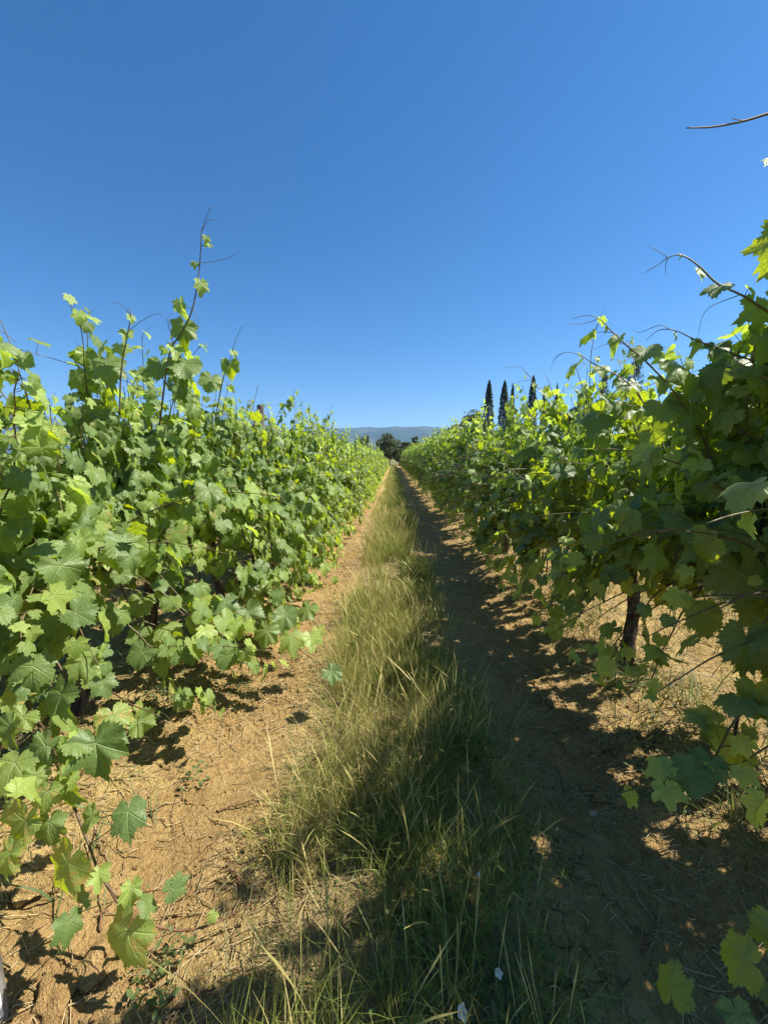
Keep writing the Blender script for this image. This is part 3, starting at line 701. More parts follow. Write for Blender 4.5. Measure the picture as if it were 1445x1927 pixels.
# right row: the bare shoot tip high at the right edge and the leaves under it
d = vine_at(-1, .62); y = .95
hero_cane(d, [(d['x'], d['y'], .85), (1.42, .86, 1.35), at_y(1640, 520, y), at_y(1600, 300, y), at_y(1510, 192, y), at_y(1445, 213, y), at_y(1395, 228, y), at_y(1340, 238, y), at_y(1292, 240, y)], (.0050, .0012),
  [LY(1460, 300, 40, y, nb, yg=1), LY(1475, 455, 105, y, (-.2, -.7, .5), (-.4, 0, -1)), LY(1500, 360, 70, y), LY(1540, 260, 60, y), LY(1570, 420, 100, y), LY(1560, 520, 110, y), LY(1530, 600, 110, y, nb)],
  [[at_y(1402, 226, y), at_y(1385, 224, y), at_y(1376, 221, y)]])
# right row: shaded leaves hanging in front of the trunk and stake
d = vine_at(-1, 1.5); y = 1.42
hero_cane(d, [(d['x'] - .03, d['y'], .82), at_y(1420, 1000, 1.5), at_y(1360, 1010, y), at_y(1310, 985, y), at_y(1262, 965, y)], (.005, .0018),
  [LY(1282, 983, 80, y, (.2, -.35, .85), (-.2, -.2, -.8)), LY(1317, 1037, 82, y, (.1, -.6, .7), (0, 0, -1)), LY(1392, 1095, 118, y, (-.1, -.8, .4), (0, 0, -1)), LY(1328, 1165, 88, y, (-.2, -.7, .4), (-.1, 0, -1)), LY(1440, 1160, 100, y, (-.2, -.8, .4)), LY(1240, 1050, 70, y, (.2, -.5, .6)), LY(1400, 1015, 90, y, (.1, -.6, .7))], [])
hero_cane(d, [(d['x'] - .03, d['y'] - .05, .80), at_y(1480, 1100, 1.3), at_y(1440, 1170, 1.25), at_y(1405, 1205, 1.22)], (.004, .0018),
  [LY(1408, 1222, 112, 1.22, (-.15, -.85, .3), (0, 0, -1)), LY(1465, 1250, 90, 1.22, (-.3, -.7, .5))], [])
# right row: low leaves reaching in at the lower right corner
d = vine_at(-1, .62)
hero_cane(d, [(d['x'] - .02, d['y'], .76), (1.25, .82, .62), at_z(1520, 1790, .40), at_z(1445, 1845, .32), at_z(1380, 1870, .26), at_z(1290, 1905, .20)], (.005, .002),
  [LZ(1385, 1800, 95, .40, (-.6, -.1, .45), (-.8, .2, .25)), LZ(1262, 1850, 75, .27, (-.85, -.1, .30), (-.4, .4, .9)), LZ(1395, 1925, 70, .28, (-.1, -.5, .8)), LZ(1460, 1760, 90, .42, (-.3, -.4, .7)), LZ(1450, 1870, 60, .34, (-.2, -.3, .8))], [])

# ------------------------------------------------------------------ trellis: posts, wires, stakes
def post_mesh(h, w):
    zs = np.array([-.2, 0, .3, .8, 1.3, h - .02, h]); rr = np.array([1, 1, .98, .96, .95, .93, .80]) * w
    V, F = tube(np.stack([.006 * np.sin(zs * 4), .004 * np.cos(zs * 3), zs], 1), rr, 10)
    return make_mesh('post', V, F, M_WOOD, smooth=False)
PM = post_mesh(1.92, .042)
for s, y0, nm in ((-1, 4.55, 'left'), (1, 7.3, 'right')):
    for q in range(9):
        y = y0 + q * 5.6
        if y > Y_END: break
        x = s * ROW_X
        o = link('wooden_post', PM, None, (x + random.uniform(-.03, .03), y, gz(x, y))); o.rotation_euler = (random.uniform(-.02, .02), random.uniform(-.02, .02), random.uniform(0, 6))
        if s < 0 and q == 0: lab = 'weathered grey wooden post showing above the leaves of the left row'
        elif q == 0: lab = 'nearest wooden post hidden among the leaves of the right row'
        else: lab = f'wooden trellis post buried in the leaves further down the {nm} row'
        tag(o, lab, 'post', f'trellis posts of the {nm} row')
for s, nm in ((-1, 'left'), (1, 'right')):
    for z, wh in ((1.84, 'top'), (1.35, 'middle'), (.80, 'lowest')):
        ys = np.linspace(-3, Y_END + .5, 60); xx = s * ROW_X + .045 * (1 if s > 0 else -1) + 0 * ys
        P = np.stack([xx, ys, z + .02 * np.sin(ys * 1.1)], 1)
        a, b = tube(P, .0016, 5); o = link('trellis_wire', make_mesh('trellis_wire', a, b, M_WIRE))
        tag(o, f'{wh} thin metal trellis wire running along the {nm} row', 'wire', 'trellis wires')
def stake(px, py, top, label):
    b = at_z(px, py, .04); z0 = gz(b[0], b[1])
    a, f = tube(spline([(0, 0, -.1), (.004, 0, .5), (-.003, .004, 1.0), (0, 0, top)], 14), .0065, 7)
    tag(link('support_stake', make_mesh('support_stake', a, f, M_STAKE), None, (b[0], b[1], z0)), label, 'stake', 'vine support stakes')
stake(1374, 1440, 1.5, 'thin dark metal stake standing in sunlit soil at the right edge')
stake(1026, 1105, 1.4, 'thin dark stake in the shade under the right row, behind the trunks')
# the white painted stub at the lower left edge
b = at_z(-16, 1895, .03); z0 = gz(b[0], b[1])
root = empty('marker_post', (b[0], b[1], z0)); tag(root, 'short marker post with a white face at the lower left picture edge', 'post'); root.rotation_euler = (0, 0, R(38))
def box(w, dpt, z0_, z1, bev=.004):
    x, y = w / 2, dpt / 2
    P = []
    for z in (z0_, z1 - bev): P += [(-x + bev, -y, z), (x - bev, -y, z), (x, -y + bev, z), (x, y - bev, z), (x - bev, y, z), (-x + bev, y, z), (-x, y - bev, z), (-x, -y + bev, z)]
    P += [(a * .88, c * .88, z1) for a, c, _ in P[:8]]
    F = []
    for k in range(2):
        for j in range(8): a, c = k * 8 + j, k * 8 + (j + 1) % 8; F += [(a, c, c + 8), (a, c + 8, a + 8)]
    for j in range(1, 7): F.append((16, 16 + j, 17 + j))
    return np.array(P), np.array(F)
a, f = box(.055, .03, -.1, .24); link('stub', make_mesh('stub', a, f, M_WOOD, smooth=False), root)
a, f = box(.045, .006, .03, .19, .001); a[:, 1] -= .0185; link('white_plate', make_mesh('white_plate', a, f, M_WHITE, smooth=False), root)

# ------------------------------------------------------------------ grass strip
def blades(n, xs, ys, hgt, wid, dry, seg=3, lean=.35, cur=.6, zoff=0, seed=0, head=None):
    """n bent blades, each a tapering strip"""
    r = np.random.default_rng(seed)
    az = r.uniform(0, 2 * np.pi, n); d = np.stack([np.cos(az), np.sin(az), 0 * az], 1); side = np.stack([-np.sin(az), np.cos(az), 0 * az], 1)
    tw = r.uniform(0, 2 * np.pi, n); side = side * np.cos(tw)[:, None] + d * np.sin(tw)[:, None]
    ln = np.abs(r.normal(0, lean, n)); cu = np.abs(r.normal(0, cur, n))
    zb = ground_z(xs, ys) - .01 + zoff
    base = np.stack([xs, ys, zb], 1); lev = np.linspace(0, 1, seg + 1); Vs = []
    prof = np.interp(lev, [0, .35, 1], [.8, 1, .06]) if head is None else np.interp(lev, head[0], head[1])
    for t_, w_ in zip(lev, prof):
        horiz = (ln * t_ + cu * t_ ** 2.2) * hgt; zz = hgt * t_ * np.sqrt(np.clip(1 - (ln * .5 + cu * .6 * t_) ** 2 * .6, .08, 1))
        c = base + d * horiz[:, None] + np.array([0, 0, 1]) * zz[:, None]
        Vs += [c - side * (wid * w_)[:, None] * .5, c + side * (wid * w_)[:, None] * .5]
    V = np.stack(Vs, 1); m = 2 * (seg + 1)
    f = []
    for k in range(seg): a_ = 2 * k; f += [(a_, a_ + 1, a_ + 3), (a_, a_ + 3, a_ + 2)]
    F = (np.array(f)[None] + (np.arange(n) * m)[:, None, None]).reshape(-1, 3)
    rn = r.random(n); I = np.repeat(np.stack([dry, rn, rn], 1), m, 0)
    return V.reshape(-1, 3), F, None, I
def strip_points(n, y0, y1, seed, half=.50, pw=1.0):
    r = np.random.default_rng(seed)
    y = y0 + (y1 - y0) * r.random(n) ** pw
    x = r.normal(0, half * .62, n) + .03
    edge = half * (.82 + .6 * (fbm(y * 1.2, np.sign(x) * 5 + 9, 41, 2) - .5)) 
    dens = fbm(x * 3 + 20, y * 2.2, 43, 3)
    ok = (np.abs(x) < edge) & (r.random(n) < np.clip((dens - .27) * 3.2, .06, 1))
    return x[ok], y[ok]
GS = Soup()
def put_grass(n, y0, y1, h, w, seed, seg=3, pw=1.0, half=.50, stem=False, lean=.28, cur=.5):
    x, y = strip_points(n, y0, y1, seed, half, pw); m = len(x); r = np.random.default_rng(seed + 1)
    tall = .45 + .85 * fbm(x * 2 + 3, y * 1.6, 47, 2)
    hg = h * tall * r.uniform(.5, 1.25, m)
    dryp = np.clip(.10 + 1.1 * (fbm(x * 2.5, y * 1.8 + 40, 49, 2) - .42) - .35 * x, .05, .9)
    dr = np.clip((r.random(m) < dryp) * r.uniform(.55, 1, m) + r.uniform(0, .22, m), 0, 1)
    wd = w * r.uniform(.6, 1.4, m)
    if stem: GS.add(*blades(m, x, y, hg * 1.25, wd, np.clip(dr + .45, 0, 1), 6, lean * .7, cur * .6, seed=seed + 2, head=([0, .62, .68, .80, .92, 1], [.5, .38, 1.2, 1.9, 1.4, .2])))
    else: GS.add(*blades(m, x, y, hg, wd, dr, seg, lean, cur, seed=seed + 2))
put_grass(21000, .55, 3.2, .23, .0028, 301, 4)
put_grass(9000, .55, 3.2, .10, .0030, 302, 3, half=.62, lean=.7, cur=.9)
put_grass(2400, .6, 3.5, .29, .0024, 303, stem=True)
put_grass(19000, 3.0, 8.5, .25, .0046, 304, 3)
put_grass(1600, 3.0, 9, .32, .0042, 305, stem=True)
put_grass(16000, 8, 22, .26, .0085, 306, 3, 1.2)
put_grass(11000, 20, 56, .26, .019, 307, 2, 1.1)
grass = link('grass', GS.mesh('grass', M_GRASS, True)); tag(grass, 'long green and drying grass strip down the middle of the path', 'grass', kind='stuff')

# sparse weeds and grass at the feet of the rows
WS = Soup(); r = np.random.default_rng(77)
for s in (-1, 1):
    n = 5200; y = .9 + 30 * r.random(n) ** 1.9; x = s * (1.50 + r.normal(0, .26, n)); ok = r.random(n) < np.clip((fbm(x * 3.2, y * 2.1, 51, 2) - .44) * 4.5, 0, 1)
    x, y = x[ok], y[ok]; m = len(x)
    WS.add(*blades(m, x, y, r.uniform(.06, .26, m), r.uniform(.003, .007, m) * (1 + y * .1), np.clip(r.random(m) ** 2, 0, 1), 3, .5, .7, seed=60 + s))
    n = 15000; y = 1 + 28 * r.random(n) ** 1.6; x = s * (3.1 + r.normal(0, .55, n)); WS.add(*blades(n, x, y, r.uniform(.06, .24, n), r.uniform(.004, .010, n), np.clip(r.random(n) * 1.3, 0, 1), 2, .5, .6, seed=66 + s))
def leaflets(soup, n, x, y, z, sz, seed):
    """small oval weed leaves lying at odd angles"""
    r = np.random.default_rng(seed); Q = np.array([(0, -1, 0), (.42, -.35, .10), (.45, .25, .12), (0, 1, -.05), (-.45, .25, .12), (-.42, -.35, .10), (0, 0, 0)])
    F = np.array([(6, 0, 1), (6, 1, 2), (6, 2, 3), (6, 3, 4), (6, 4, 5), (6, 5, 0)])
    nn = r.normal(0, .45, (n, 3)) + (0, 0, 1); tt = r.normal(0, 1, (n, 3)) * (1, 1, .4)
    nn /= np.linalg.norm(nn, axis=1, keepdims=True); tt -= nn * (tt * nn).sum(1, keepdims=True); tt /= np.linalg.norm(tt, axis=1, keepdims=True)
    B = np.stack([np.cross(tt, nn), tt, nn], 2) * np.asarray(sz)[:, None, None]
    V = np.einsum('gij,nj->gni', B, Q) + np.stack([x, y, z], 1)[:, None]
    I = np.repeat(np.stack([np.clip(r.normal(.05, .12, n), 0, .6), r.random(n), r.random(n)], 1), 7, 0)
    soup.add(V.reshape(-1, 3), (F[None] + (np.arange(n) * 7)[:, None, None]).reshape(-1, 3), None, I)
for cx, cy, rad, n in [(*at_z(1180, 1290, .04)[:2], .16, 260), (*at_z(1090, 1170, .04)[:2], .2, 200), (*at_z(310, 1320, .04)[:2], .15, 190), (*at_z(290, 1345, .03)[:2], .10, 90), (*at_z(365, 1450, .03)[:2], .05, 40), (*at_z(350, 1240, .05)[:2], .15, 170), (*at_z(440, 1290, .03)[:2], .14, 90),
                       (*at_z(940, 1010, .03)[:2], .45, 420), (*at_z(900, 960, .04)[:2], .5, 400), (*at_z(850, 1800, .06)[:2],   .22, 200), (*at_z(960, 1870, .06)[:2], .14, 200), (*at_z(300, 1840, .02)[:2], .07, 90), (*at_z(1330, 1490, .03)[:2], .10, 60), (*at_z(1220, 1480, .03)[:2], .09, 50), (*at_z(870, 1330, .05)[:2], .12, 160), (*at_z(560, 1230, .03)[:2], .2, 90)]:
    x, y = cx + r.normal(0, rad * .6, n), cy + r.normal(0, rad * .6, n)
    leaflets(WS, n, x, y, ground_z(x, y) + np.abs(r.normal(0, .045, n)) + .006, r.uniform(.005, .015, n), int(cx * 1000) % 977 + n)
n = 1300; y = .7 + 6 * r.random(n) ** 1.2; x = r.normal(.05, .33, n); leaflets(WS, n, x, y, ground_z(x, y) + np.abs(r.normal(0, .05, n)) + .005, r.uniform(.004, .009, n), 991)
tag(link('low_weeds', WS.mesh('low_weeds', M_WEED)), 'sparse green weeds and dry tufts at the feet of the vines', 'weeds', kind='stuff')

# straw litter
SS = Soup(); r = np.random.default_rng(88)
n = 42000; y = .6 + 9 * r.random(n) ** 1.6; x = r.uniform(-2.2, 2.2, n)
ok = r.random(n) < np.clip((fbm(x * 2 + 5, y * 2, 61, 2) - .25) * 2.5, .1, 1); x, y = x[ok], y[ok]; n = len(x)
ln = r.uniform(.010, .065, n) * np.where(r.random(n) < .06, 2.6, 1); az = r.uniform(0, np.pi * 2, n); wv = r.uniform(.0006, .0014, n) * (1 + y * .22)
d3 = np.stack([np.cos(az), np.sin(az)], 1); V = []
for t_ in (-.5, 0, .5):
    off = (1 - 4 * t_ * t_) * ln * .02 * np.sign(r.random(n) - .5)
    cx, cy = x + d3[:, 0] * ln * t_ - d3[:, 1] * off, y + d3[:, 1] * ln * t_ + d3[:, 0] * off
    cz = ground_z(cx, cy) + .004 + r.uniform(0, .010, n)
    V += [np.stack([cx - d3[:, 1] * wv, cy + d3[:, 0] * wv, cz], 1), np.stack([cx + d3[:, 1] * wv, cy - d3[:, 0] * wv, cz], 1), np.stack([cx, cy, cz + wv * 1.5], 1)]
V = np.stack(V, 1); f = []
for k in range(2):
    for a_, b_ in ((0, 2), (2, 1), (1, 0)): f += [(k * 3 + a_, k * 3 + b_, k * 3 + b_ + 3), (k * 3 + a_, k * 3 + b_ + 3, k * 3 + a_ + 3)]
SS.add(V.reshape(-1, 3), (np.array(f)[None] + (np.arange(n) * 9)[:, None, None]).reshape(-1, 3), None, np.repeat(np.stack([r.random(n) * .4, r.random(n), r.random(n)], 1), 9, 0))
tag(link('dry_straw', SS.mesh('dry_straw', M_STRAW)), 'dry straw litter scattered over the soil', 'straw', kind='stuff')

# crumbled soil
def lump(seed, sub=1):
    r = np.random.default_rng(seed); t = (1 + 5 ** .5) / 2
    V = np.array([(-1, t, 0), (1, t, 0), (-1, -t, 0), (1, -t, 0), (0, -1, t), (0, 1, t), (0, -1, -t), (0, 1, -t), (t, 0, -1), (t, 0, 1), (-t, 0, -1), (-t, 0, 1)], float)
    F = [(0, 11, 5), (0, 5, 1), (0, 1, 7), (0, 7, 10), (0, 10, 11), (1, 5, 9), (5, 11, 4), (11, 10, 2), (10, 7, 6), (7, 1, 8), (3, 9, 4), (3, 4, 2), (3, 2, 6), (3, 6, 8), (3, 8, 9), (4, 9, 5), (2, 4, 11), (6, 2, 10), (8, 6, 7), (9, 8, 1)]
    for _ in range(sub):
        V = list(map(tuple, V)); mid = {}; G = []
        def mp(a, b):
            k = (min(a, b), max(a, b))
            if k not in mid: V.append(tuple((np.array(V[a]) + np.array(V[b])) / 2)); mid[k] = len(V) - 1
            return mid[k]
        for a, b, c in F: p, q, s_ = mp(a, b), mp(b, c), mp(c, a); G += [(a, p, s_), (b, q, p), (c, s_, q), (p, q, s_)]
        F = G; V = np.array(V)
    V = np.array(V); V /= np.linalg.norm(V, axis=1, keepdims=True)
    V *= (1 + r.normal(0, .17, len(V)))[:, None]; V *= np.array([1, r.uniform(.7, 1), r.uniform(.55, .85)])
    return V, np.array(F)
LUMPS = [lump(k, 1) for k in range(6)]; 
def chip(k):
    r_ = np.random.default_rng(k); V = np.array([(1, 0, 0), (0, 1, 0), (-1, 0, 0), (0, -1, 0), (0, 0, .8), (0, 0, -.8)]) * (1 + r_.normal(0, .25, (6, 1))) + r_.normal(0, .12, (6, 3))
    return V, np.array([(0, 1, 4), (1, 2, 4), (2, 3, 4), (3, 0, 4), (1, 0, 5), (2, 1, 5), (3, 2, 5), (0, 3, 5)])
LS = [chip(k) for k in range(6)]
CS = Soup(); r = np.random.default_rng(99)
def crumbs(n, x, y, sz, shapes):
    for k, (V, F) in enumerate(shapes):
        idx = np.arange(k, n, len(shapes)); m = len(idx); a = r.uniform(0, 6.28, m); c_, s_ = np.cos(a), np.sin(a)
        Rz = np.zeros((m, 3, 3)); Rz[:, 0, 0] = c_; Rz[:, 0, 1] = -s_; Rz[:, 1, 0] = s_; Rz[:, 1, 1] = c_; Rz[:, 2, 2] = 1
        W = np.einsum('gij,nj->gni', Rz * sz[idx][:, None, None], V) + np.stack([x[idx], y[idx], ground_z(x[idx], y[idx]) + sz[idx] * .25], 1)[:, None]
        CS.add(W.reshape(-1, 3), (F[None] + (np.arange(m) * len(V))[:, None, None]).reshape(-1, 3))
n = 60000; y = .65 + 5 * r.random(n) ** 1.5; x = np.where(r.random(n) < .62, r.normal(-1.05, .42, n), r.normal(1.35, .40, n))
ok = (r.random(n) < np.clip((fbm(x * 2.4, y * 2.4, 71, 2) - .36) * 4, .08, 1)) & (np.abs(x) > .42); x, y = x[ok], y[ok]
crumbs(len(x), x, y, .0025 + .0085 * r.random(len(x)) ** 3, LS)
n = 2000; y = .7 + 4.5 * r.random(n) ** 1.5; x = np.where(r.random(n) < .62, r.normal(-1.15, .36, n), r.normal(1.4, .35, n))
ok = (r.random(n) < np.clip((fbm(x * 2.4, y * 2.4, 71, 2) - .45) * 5, 0, 1)) & (np.abs(x) > .5); x, y = x[ok], y[ok]
crumbs(len(x), x, y, .008 + .020 * r.random(len(x)) ** 3, LUMPS)
tag(link('crumbled_soil', CS.mesh('crumbled_soil', M_SOIL, False)), 'crumbled orange soil lying loose below the vines', 'soil', kind='stuff')

def thing_on(name, me, px, py, lift, label, cat, group=None, rz=0, sc=1):
    b = at_z(px, py, .02); b = at_z(px, py, gz(b[0], b[1]))
    o = link(name, me, None, (b[0], b[1], gz(b[0], b[1]) + lift)); o.rotation_euler = (0, 0, rz); o.scale = (sc,) * 3
    return tag(o, label, cat, group)
def clod(seed):
    V, F = lump(seed, 3); r_ = np.random.default_rng(seed); V = V / np.linalg.norm(V, axis=1, keepdims=True); f = np.ones(len(V))
    for k in range(14):
        w = r_.normal(0, 1.4 + k * .55, 3); f += (.20 / (1 + k * .35)) * np.sin(V @ w + r_.uniform(0, 6))
    return V * f[:, None] * np.array([1.1, .85, .6]), F
clod_me = [make_mesh('soil_clod', *clod(40 + k), M_SOIL) for k in range(3)]
for k, (px, py, s_, lab) in enumerate([(428, 1362, .035, 'dark hollow edged clod of soil left of the grass, beyond the scattered twigs'), (160, 1835, .060, 'broad clod of orange soil beside the white marker post'), (95, 1895, .055, 'clod of orange soil in the lower left corner'), (225, 1880, .045, 'clod of orange soil below the large hanging leaf'), (355, 1500, .030, 'clod of soil on the sunlit ground right of the trailing cane'),
                                    (60, 1680, .05, 'clod of soil under the shaded leaves at the left edge'), (1340, 1600, .035, 'clod of soil in the dappled shade at the right'), (1080, 1560, .026, 'small clod at the border of the shaded right track')]):
    thing_on('soil_clod', clod_me[k % 3], px, py, s_ * .05, lab, 'clod', 'larger soil clods', k * 1.3, s_)
stone_me = make_mesh('pale_stone', lump(61, 2)[0], lump(61, 2)[1], M_STONE)
thing_on('pale_stone', stone_me, 1116, 1535, .006, 'small pale stone on the shaded right track', 'stone', 'stones', .4, .014)
thing_on('pale_stone', stone_me, 985, 1667, .004, 'tiny pale pebble beside the grass on the right track', 'stone', 'stones', 1.9, .008)
def twig(pts, rad, label):
    P = []
    for px, py, up in pts: b = at_z(px, py, .02 + up); P.append((b[0], b[1], gz(b[0], b[1]) + up + rad))
    P = np.array(P); o = P[0].copy(); Q = spline(P - o, 14) + np.random.default_rng(int(pts[0][0])).normal(0, rad * .5, (14, 3))
    a, f = tube(Q, np.linspace(rad, rad * .5, 14), 6); tag(link('twig', make_mesh('twig', a, f, M_CANE), None, o), label, 'twig', 'twigs on the soil')
twig([(450, 1662, 0), (447, 1640, .02), (432, 1625, .04), (433, 1606, .06)], .0045, 'short bent twig sticking up from the sunlit soil')
twig([(405, 1508, 0), (450, 1498, .012), (498, 1485, .02)], .0042, 'dark twig lying level on the sunlit soil')
twig([(325, 1885, 0), (350, 1868, .012), (405, 1845, .015)], .0050, 'grey twig lying on soil at the bottom left')
twig([(440, 1545, 0), (385, 1575, .004), (345, 1612, .008)], .0028, 'long pale straw stalk lying slanted on the sunlit soil')
twig([(1210, 1780, 0), (1218, 1750, .01), (1240, 1722, .01)], .0048, 'short grey twig on the shaded right track')
twig([(1260, 1490, 0), (1310, 1520, .008), (1345, 1545, .01)], .0050, 'dark twig lying in dappled shade at the right')
twig([(905, 1400, 0), (945, 1385, .006), (965, 1350, .008)], .0042, 'bent twig on the dirt beside the dark green tuft')
twig([(1045, 1430, 0), (1055, 1450, .006), (1062, 1474, .01)], .0036, 'small twig on the shaded track below the lit patch')
twig([(185, 1722, 0), (190, 1690, .01), (212, 1668, .03)], .0045, 'grey stick half hidden behind the trailing leaves at the left')

# tufts and flowers that stand out
def tuft(px, py, n, h, w, spread, dry, label, seed, curl=.8):
    b = at_z(px, py, .02); r = np.random.default_rng(seed); x, y = b[0] + r.normal(0, spread, n), b[1] + r.normal(0, spread, n)
    V, F, _, I = blades(n, x, y, h * r.uniform(.5, 1.1, n), w * r.uniform(.6, 1.2, n), np.clip(r.normal(dry, .15, n), 0, 1), 6, .5, curl, seed=seed)
    o = np.array([b[0], b[1], gz(b[0], b[1])]); s_ = Soup(); s_.add(V - o, F, None, I)
    tag(link('grass_tuft', s_.mesh('grass_tuft', M_WEED), None, o), label, 'grass tuft', 'grass tufts')
tuft(872, 1405, 90, .20, .009, .035, .03, 'dense dark green tuft on the right side of the grass strip', 5)
tuft(1148, 1300, 26, .17, .0075, .018, .08, 'pale arching grass tuft at the foot of the leaning trunk', 6, 1.1)
tuft(1300, 1300, 16, .10, .006, .015, .0, 'small bright green tuft in sunlit soil right of the leaning trunk', 7)
tuft(795, 1085, 90, .26, .011, .06, .05, 'rich green tuft in the middle of the grass strip, further up the path', 8)
tuft(1400, 1560, 50, .22, .0035, .03, .7, 'dry wispy tuft at the right edge beyond the stake', 9)
tuft(500, 1830, 70, .13, .0030, .05, .55, 'pale wiry tuft at the lower left border of the grass', 10, 1.2)
def flower(px, py, h, rad, tilt, label, seed):
    b = at_z(px, py, h + .02); z0 = gz(b[0], b[1]); root = empty('bindweed_flower', (b[0], b[1], z0)); tag(root, label, 'flower', 'white bindweed flowers')
    a, f = tube(spline([(.02, .01, -.01), (.006, .004, h * .5), (0, 0, h)], 8), .0012, 4); s_ = Soup(); s_.add(a, f, None, (.0, .5, .5)); link('stem', s_.mesh('stem', M_WEED), root)
    n = 20; th = np.arange(n) * 2 * np.pi / n; V = []
    for q, (rr, zz) in enumerate([(.08, 0), (.25, .6), (.6, 1.05), (1, 1.2)]): V.append(np.stack([np.cos(th) * rr, np.sin(th) * rr, zz + .05 * q / 3 * np.cos(th * 5)], 1) * rad * np.array([1, 1, 1.0]))
    V = np.concatenate(V); V *= (1 + .16 * np.cos(np.tile(th, 4) * 5 + seed) + .10 * np.cos(np.tile(th, 4) * 2 + seed * 2))[:, None]; i_ = (np.arange(3)[:, None] * n + np.arange(n)[None]).ravel(); i2 = (np.arange(3)[:, None] * n + (np.arange(n)[None] + 1) % n).ravel()
    F = np.concatenate([np.stack([i_, i2, i2 + n], 1), np.stack([i_, i2 + n, i_ + n], 1)])
    p = link('petals', make_mesh('petals', V, F, M_PETAL), root); p.location = (0, 0, h - .002); p.rotation_euler = (R(tilt), 0, .25 * seed)
flower(935, 1808, .10, .010, 55, 'white bindweed flower in the shaded grass near the bottom', 1)
flower(866, 1890, .06, .013, 35, 'larger crumpled white flower low in the grass at the bottom edge', 2)
flower(898, 1632, .10, .006, 60, 'small white flower in the shaded right part of the grass', 3)

# ------------------------------------------------------------------ trees beyond the rows
def cards(n, P, sz, seed, asp=.6, updir=.0):
    r = np.random.default_rng(seed); nn = r.normal(size=(n, 3)); nn /= np.linalg.norm(nn, axis=1, keepdims=True); tt = r.normal(size=(n, 3)) + (0, 0, updir)
    tt -= nn * (tt * nn).sum(1, keepdims=True); tt /= np.linalg.norm(tt, axis=1, keepdims=True); w = np.cross(nn, tt); s_ = (sz * r.uniform(.5, 1.3, n))[:, None]
    V = np.stack([P - tt * s_, P + w * s_ * asp - tt * s_ * .1, P + tt * s_, P - w * s_ * asp + tt * s_ * .1], 1)
    F = np.array([(0, 1, 2), (0, 2, 3)])
    return V.reshape(-1, 3), (F[None] + (np.arange(n) * 4)[:, None, None]).reshape(-1, 3), None, np.repeat(np.stack([r.random(n) * .15, r.random(n), r.random(n)], 1), 4, 0)
def place_tree(name, x, y, trunkme, crownme, label, group, sc=1.0, rz=0, sx=1.0):
    root = empty(name, (x, y, -.05)); tag(root, label, 'tree', group); root.rotation_euler = (0, 0, rz); root.scale = (sc * sx, sc * sx, sc)
    link('trunk', trunkme, root); link('crown', crownme, root)
def cypress(seed, h=16.0, w=1.05):
    r = np.random.default_rng(seed); n = 5200; t = r.random(n) ** .85
    prof = w * np.interp(t, [0, .06, .25, .6, .85, .95, 1], [.55, .8, 1, .86, .5, .24, .03]); a = r.uniform(0, 6.28, n)
    rr = prof * (1 - .45 * r.random(n) ** 2.2) * (1 + .60 * (vnoise(a * 2.0, t * 22, seed) - .5))
    P = np.stack([np.cos(a) * rr, np.sin(a) * rr, .8 + t * (h - .8)], 1)
    s_ = Soup(); s_.add(*cards(n, P, np.full(n, .20), seed, .4, 1.6)); V, F = tube([(0, 0, -.3), (0, 0, 1.2), (0, .02, h * .92)], [.22, .18, .02], 7)
    return make_mesh('trunk', V, F, M_TRUNK), s_.mesh('crown', M_CYP)
CY = [cypress(k) for k in range(3)]
for k, (px, top, w_, lab) in enumerate([(921, 716, 1.05, 'broad dark cypress, leftmost of the cypress row behind the right vines'), (950, 716, 1.0, 'second cypress from the left behind the right vines'), (965, 722, .62, 'slender cypress close beside the second one'), (1004, 707, .95, 'tallest looking cypress, fourth from the left'), (1025, 726, .55, 'thin cypress right of the tallest one'), (1049, 721, .5, 'thin pointed cypress, rightmost of the cypress row')]):
    y = 88 + (k % 3) * 3.0; p = at_y(px, top, y); sc = p[2] / 16.0; place_tree('cypress_tree', p[0], y, *CY[k % 3], lab, 'cypresses behind the right row', sc, k * 1.1, w_)
def broad(seed, h, w, n=6500, card=.16, blobs=26, open_=.35, mat=None, trunk_h=.28):
    r = np.random.default_rng(seed); C = []; TS = []
    V0, F0 = tube(spline([(0, 0, -.3), (.05 * w, 0, h * .2), (-.03 * w, .03 * w, h * .45), (0, 0, h * .75)], 14), np.linspace(.05 * w + .06, .02, 14), 7); TS = [(V0, F0)]
    for k in range(blobs):
        a = r.uniform(0, 6.28); t = r.uniform(trunk_h, .93); R0 = w * np.interp(t, [0, .2, .5, .8, 1], [.55, .9, 1, .7, .2]) * math.sqrt(r.random()) * .85
        c = np.array([math.cos(a) * R0, math.sin(a) * R0, t * h]); C.append(c)
        TS.append(tube(spline([(0, 0, h * t * .55), c * (.5, .5, .85), c], 6), np.linspace(.05, .012, 6), 4))
    C = np.array(C); idx = r.integers(0, blobs, n); br = w * r.uniform(.20, .40, blobs)
    q = r.normal(size=(n, 3)); q /= np.linalg.norm(q, axis=1, keepdims=True)
    P = C[idx] + q * (br[idx] * (1 - open_ * r.random(n) ** 1.5))[:, None] * (1, 1, .8); P[:, 2] = np.maximum(P[:, 2], .25)
    s_ = Soup(); s_.add(*cards(n, P, np.full(n, card), seed, .65)); n0 = 0; TV, TF = [], []
    for v_, f_ in TS: TV.append(v_); TF.append(f_ + n0); n0 += len(v_)
    return make_mesh('trunk', np.concatenate(TV), np.concatenate(TF), M_TRUNK), s_.mesh('crown', mat or M_TREE)
def put_broad(px, top, y, wpx, seed, label, name='broadleaf_tree', group='bushy trees at the end of the path', **kw):
    p = at_y(px, top, y); h = p[2]; place_tree(name, p[0], y, *broad(seed, h, wpx / FPX * y * .5, **kw), label, group, 1.0, seed)
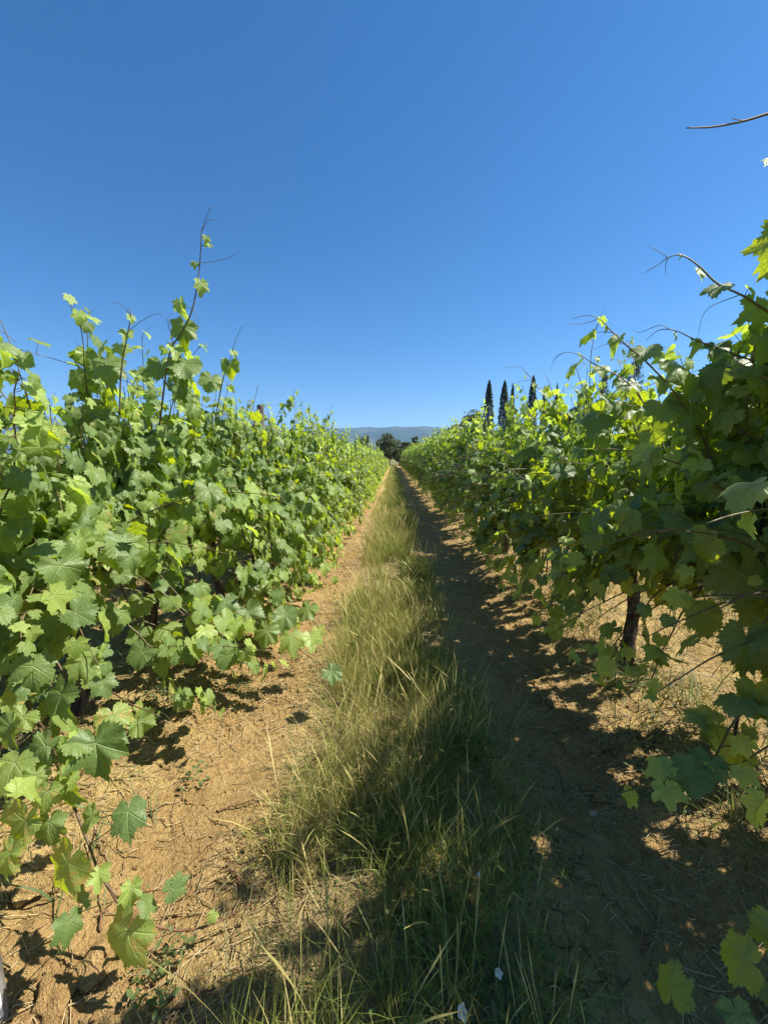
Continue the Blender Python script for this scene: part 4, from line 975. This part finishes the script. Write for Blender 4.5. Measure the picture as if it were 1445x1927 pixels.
put_broad(733, 814, 70, 56, 21, 'large round bushy tree closing the end of the path')
put_broad(764, 830, 66, 34, 22, 'low dark bushy tree to the right of the one closing the path')
put_broad(752, 843, 64, 40, 27, 'shady shrub right at the end of the path', n=4000)
put_broad(782, 819, 76, 26, 23, 'small tree at the end of the path against the hills, near the right row', n=3000)
put_broad(682, 815, 80, 36, 24, 'thin tree rising over the far end of the left row', n=2200, open_=.6)
put_broad(893, 764, 74, 66, 25, 'greyish bushy tree left of the cypresses', n=7500)
put_broad(860, 796, 78, 50, 28, 'low bush over the right row, left of the greyish tree', n=4000)
put_broad(1092, 757, 60, 80, 26, 'dark rounded pine crown to the right of the cypresses', mat=M_CYP, n=7000, group='trees behind the right row')
def conifer(seed, h, w):
    r = np.random.default_rng(seed); TS = [tube(spline([(0, 0, -.3), (.1, 0, h * .4), (0, .1, h * .8), (0, 0, h)], 14), np.linspace(.16, .015, 14), 6)]; P = []
    for k in range(95):
        t = .12 + .88 * (k / 95); a = r.uniform(0, 6.28); L = w * np.interp(t, [0, .3, .75, 1], [1, 1, .6, .08]) * r.uniform(.55, 1.1)
        e = np.array([math.cos(a) * L, math.sin(a) * L, t * h + L * r.uniform(.25, .8)]); b0 = np.array([0, 0, t * h]); TS.append(tube(spline([b0, (b0 + e) / 2 - (0, 0, .1), e], 6), np.linspace(.03, .008, 6), 3))
        m = 60; u = r.random(m) ** .7; P.append(b0 + (e - b0) * u[:, None] + r.normal(0, .16, (m, 3)))
    P = np.concatenate(P); s_ = Soup(); s_.add(*cards(len(P), P, np.full(len(P), .11), seed, .45, .8)); TV, TF, n0 = [], [], 0
    for v_, f_ in TS: TV.append(v_); TF.append(f_ + n0); n0 += len(v_)
    return make_mesh('trunk', np.concatenate(TV), np.concatenate(TF), M_TRUNK), s_.mesh('crown', M_CONI)
for k, (px, top, y, wpx, lab) in enumerate([(1138, 700, 55, 44, 'open feathery conifer just right of the rounded pine'), (1198, 672, 52, 56, 'open feathery conifer with sky showing through, behind the arching shoots'), (1380, 655, 50, 42, 'dark feathery treetop showing above the vines near the right edge')]):
    p = at_y(px, top, y); tm, cm = conifer(70 + k, p[2], wpx / FPX * y * .5); place_tree('feathery_conifer', p[0], y, tm, cm, lab, 'conifers behind the right row')

# ------------------------------------------------------------------ air
hz = NT('haze_air'); pv = hz.n('VolumePrincipled'); pv.inputs['Color'].default_value = (.34, .58, 1, 1); pv.inputs['Density'].default_value = 1.1e-4; pv.inputs['Anisotropy'].default_value = .2
hz.t.links.new(pv.outputs[0], hz.out.inputs['Volume'])
x, y0, y1, zt = 9300., -2700., 12900., 640.
hV = np.array([(-x, y0, -1.2), (x, y0, -1.2), (x, y1, -1.2), (-x, y1, -1.2), (-x, y0, zt), (x, y0, zt), (x, y1, zt), (-x, y1, zt)])
hF = np.array([(0, 2, 1), (0, 3, 2), (4, 5, 6), (4, 6, 7), (0, 1, 5), (0, 5, 4), (1, 2, 6), (1, 6, 5), (2, 3, 7), (2, 7, 6), (3, 0, 4), (3, 4, 7)])
haze = link('haze', make_mesh('haze', hV, hF, hz.m, smooth=False)); tag(haze, 'thin blue air between the vines and the far hills', 'haze', kind='stuff')
print('tris', sum(len(m.polygons) for m in bpy.data.meshes))
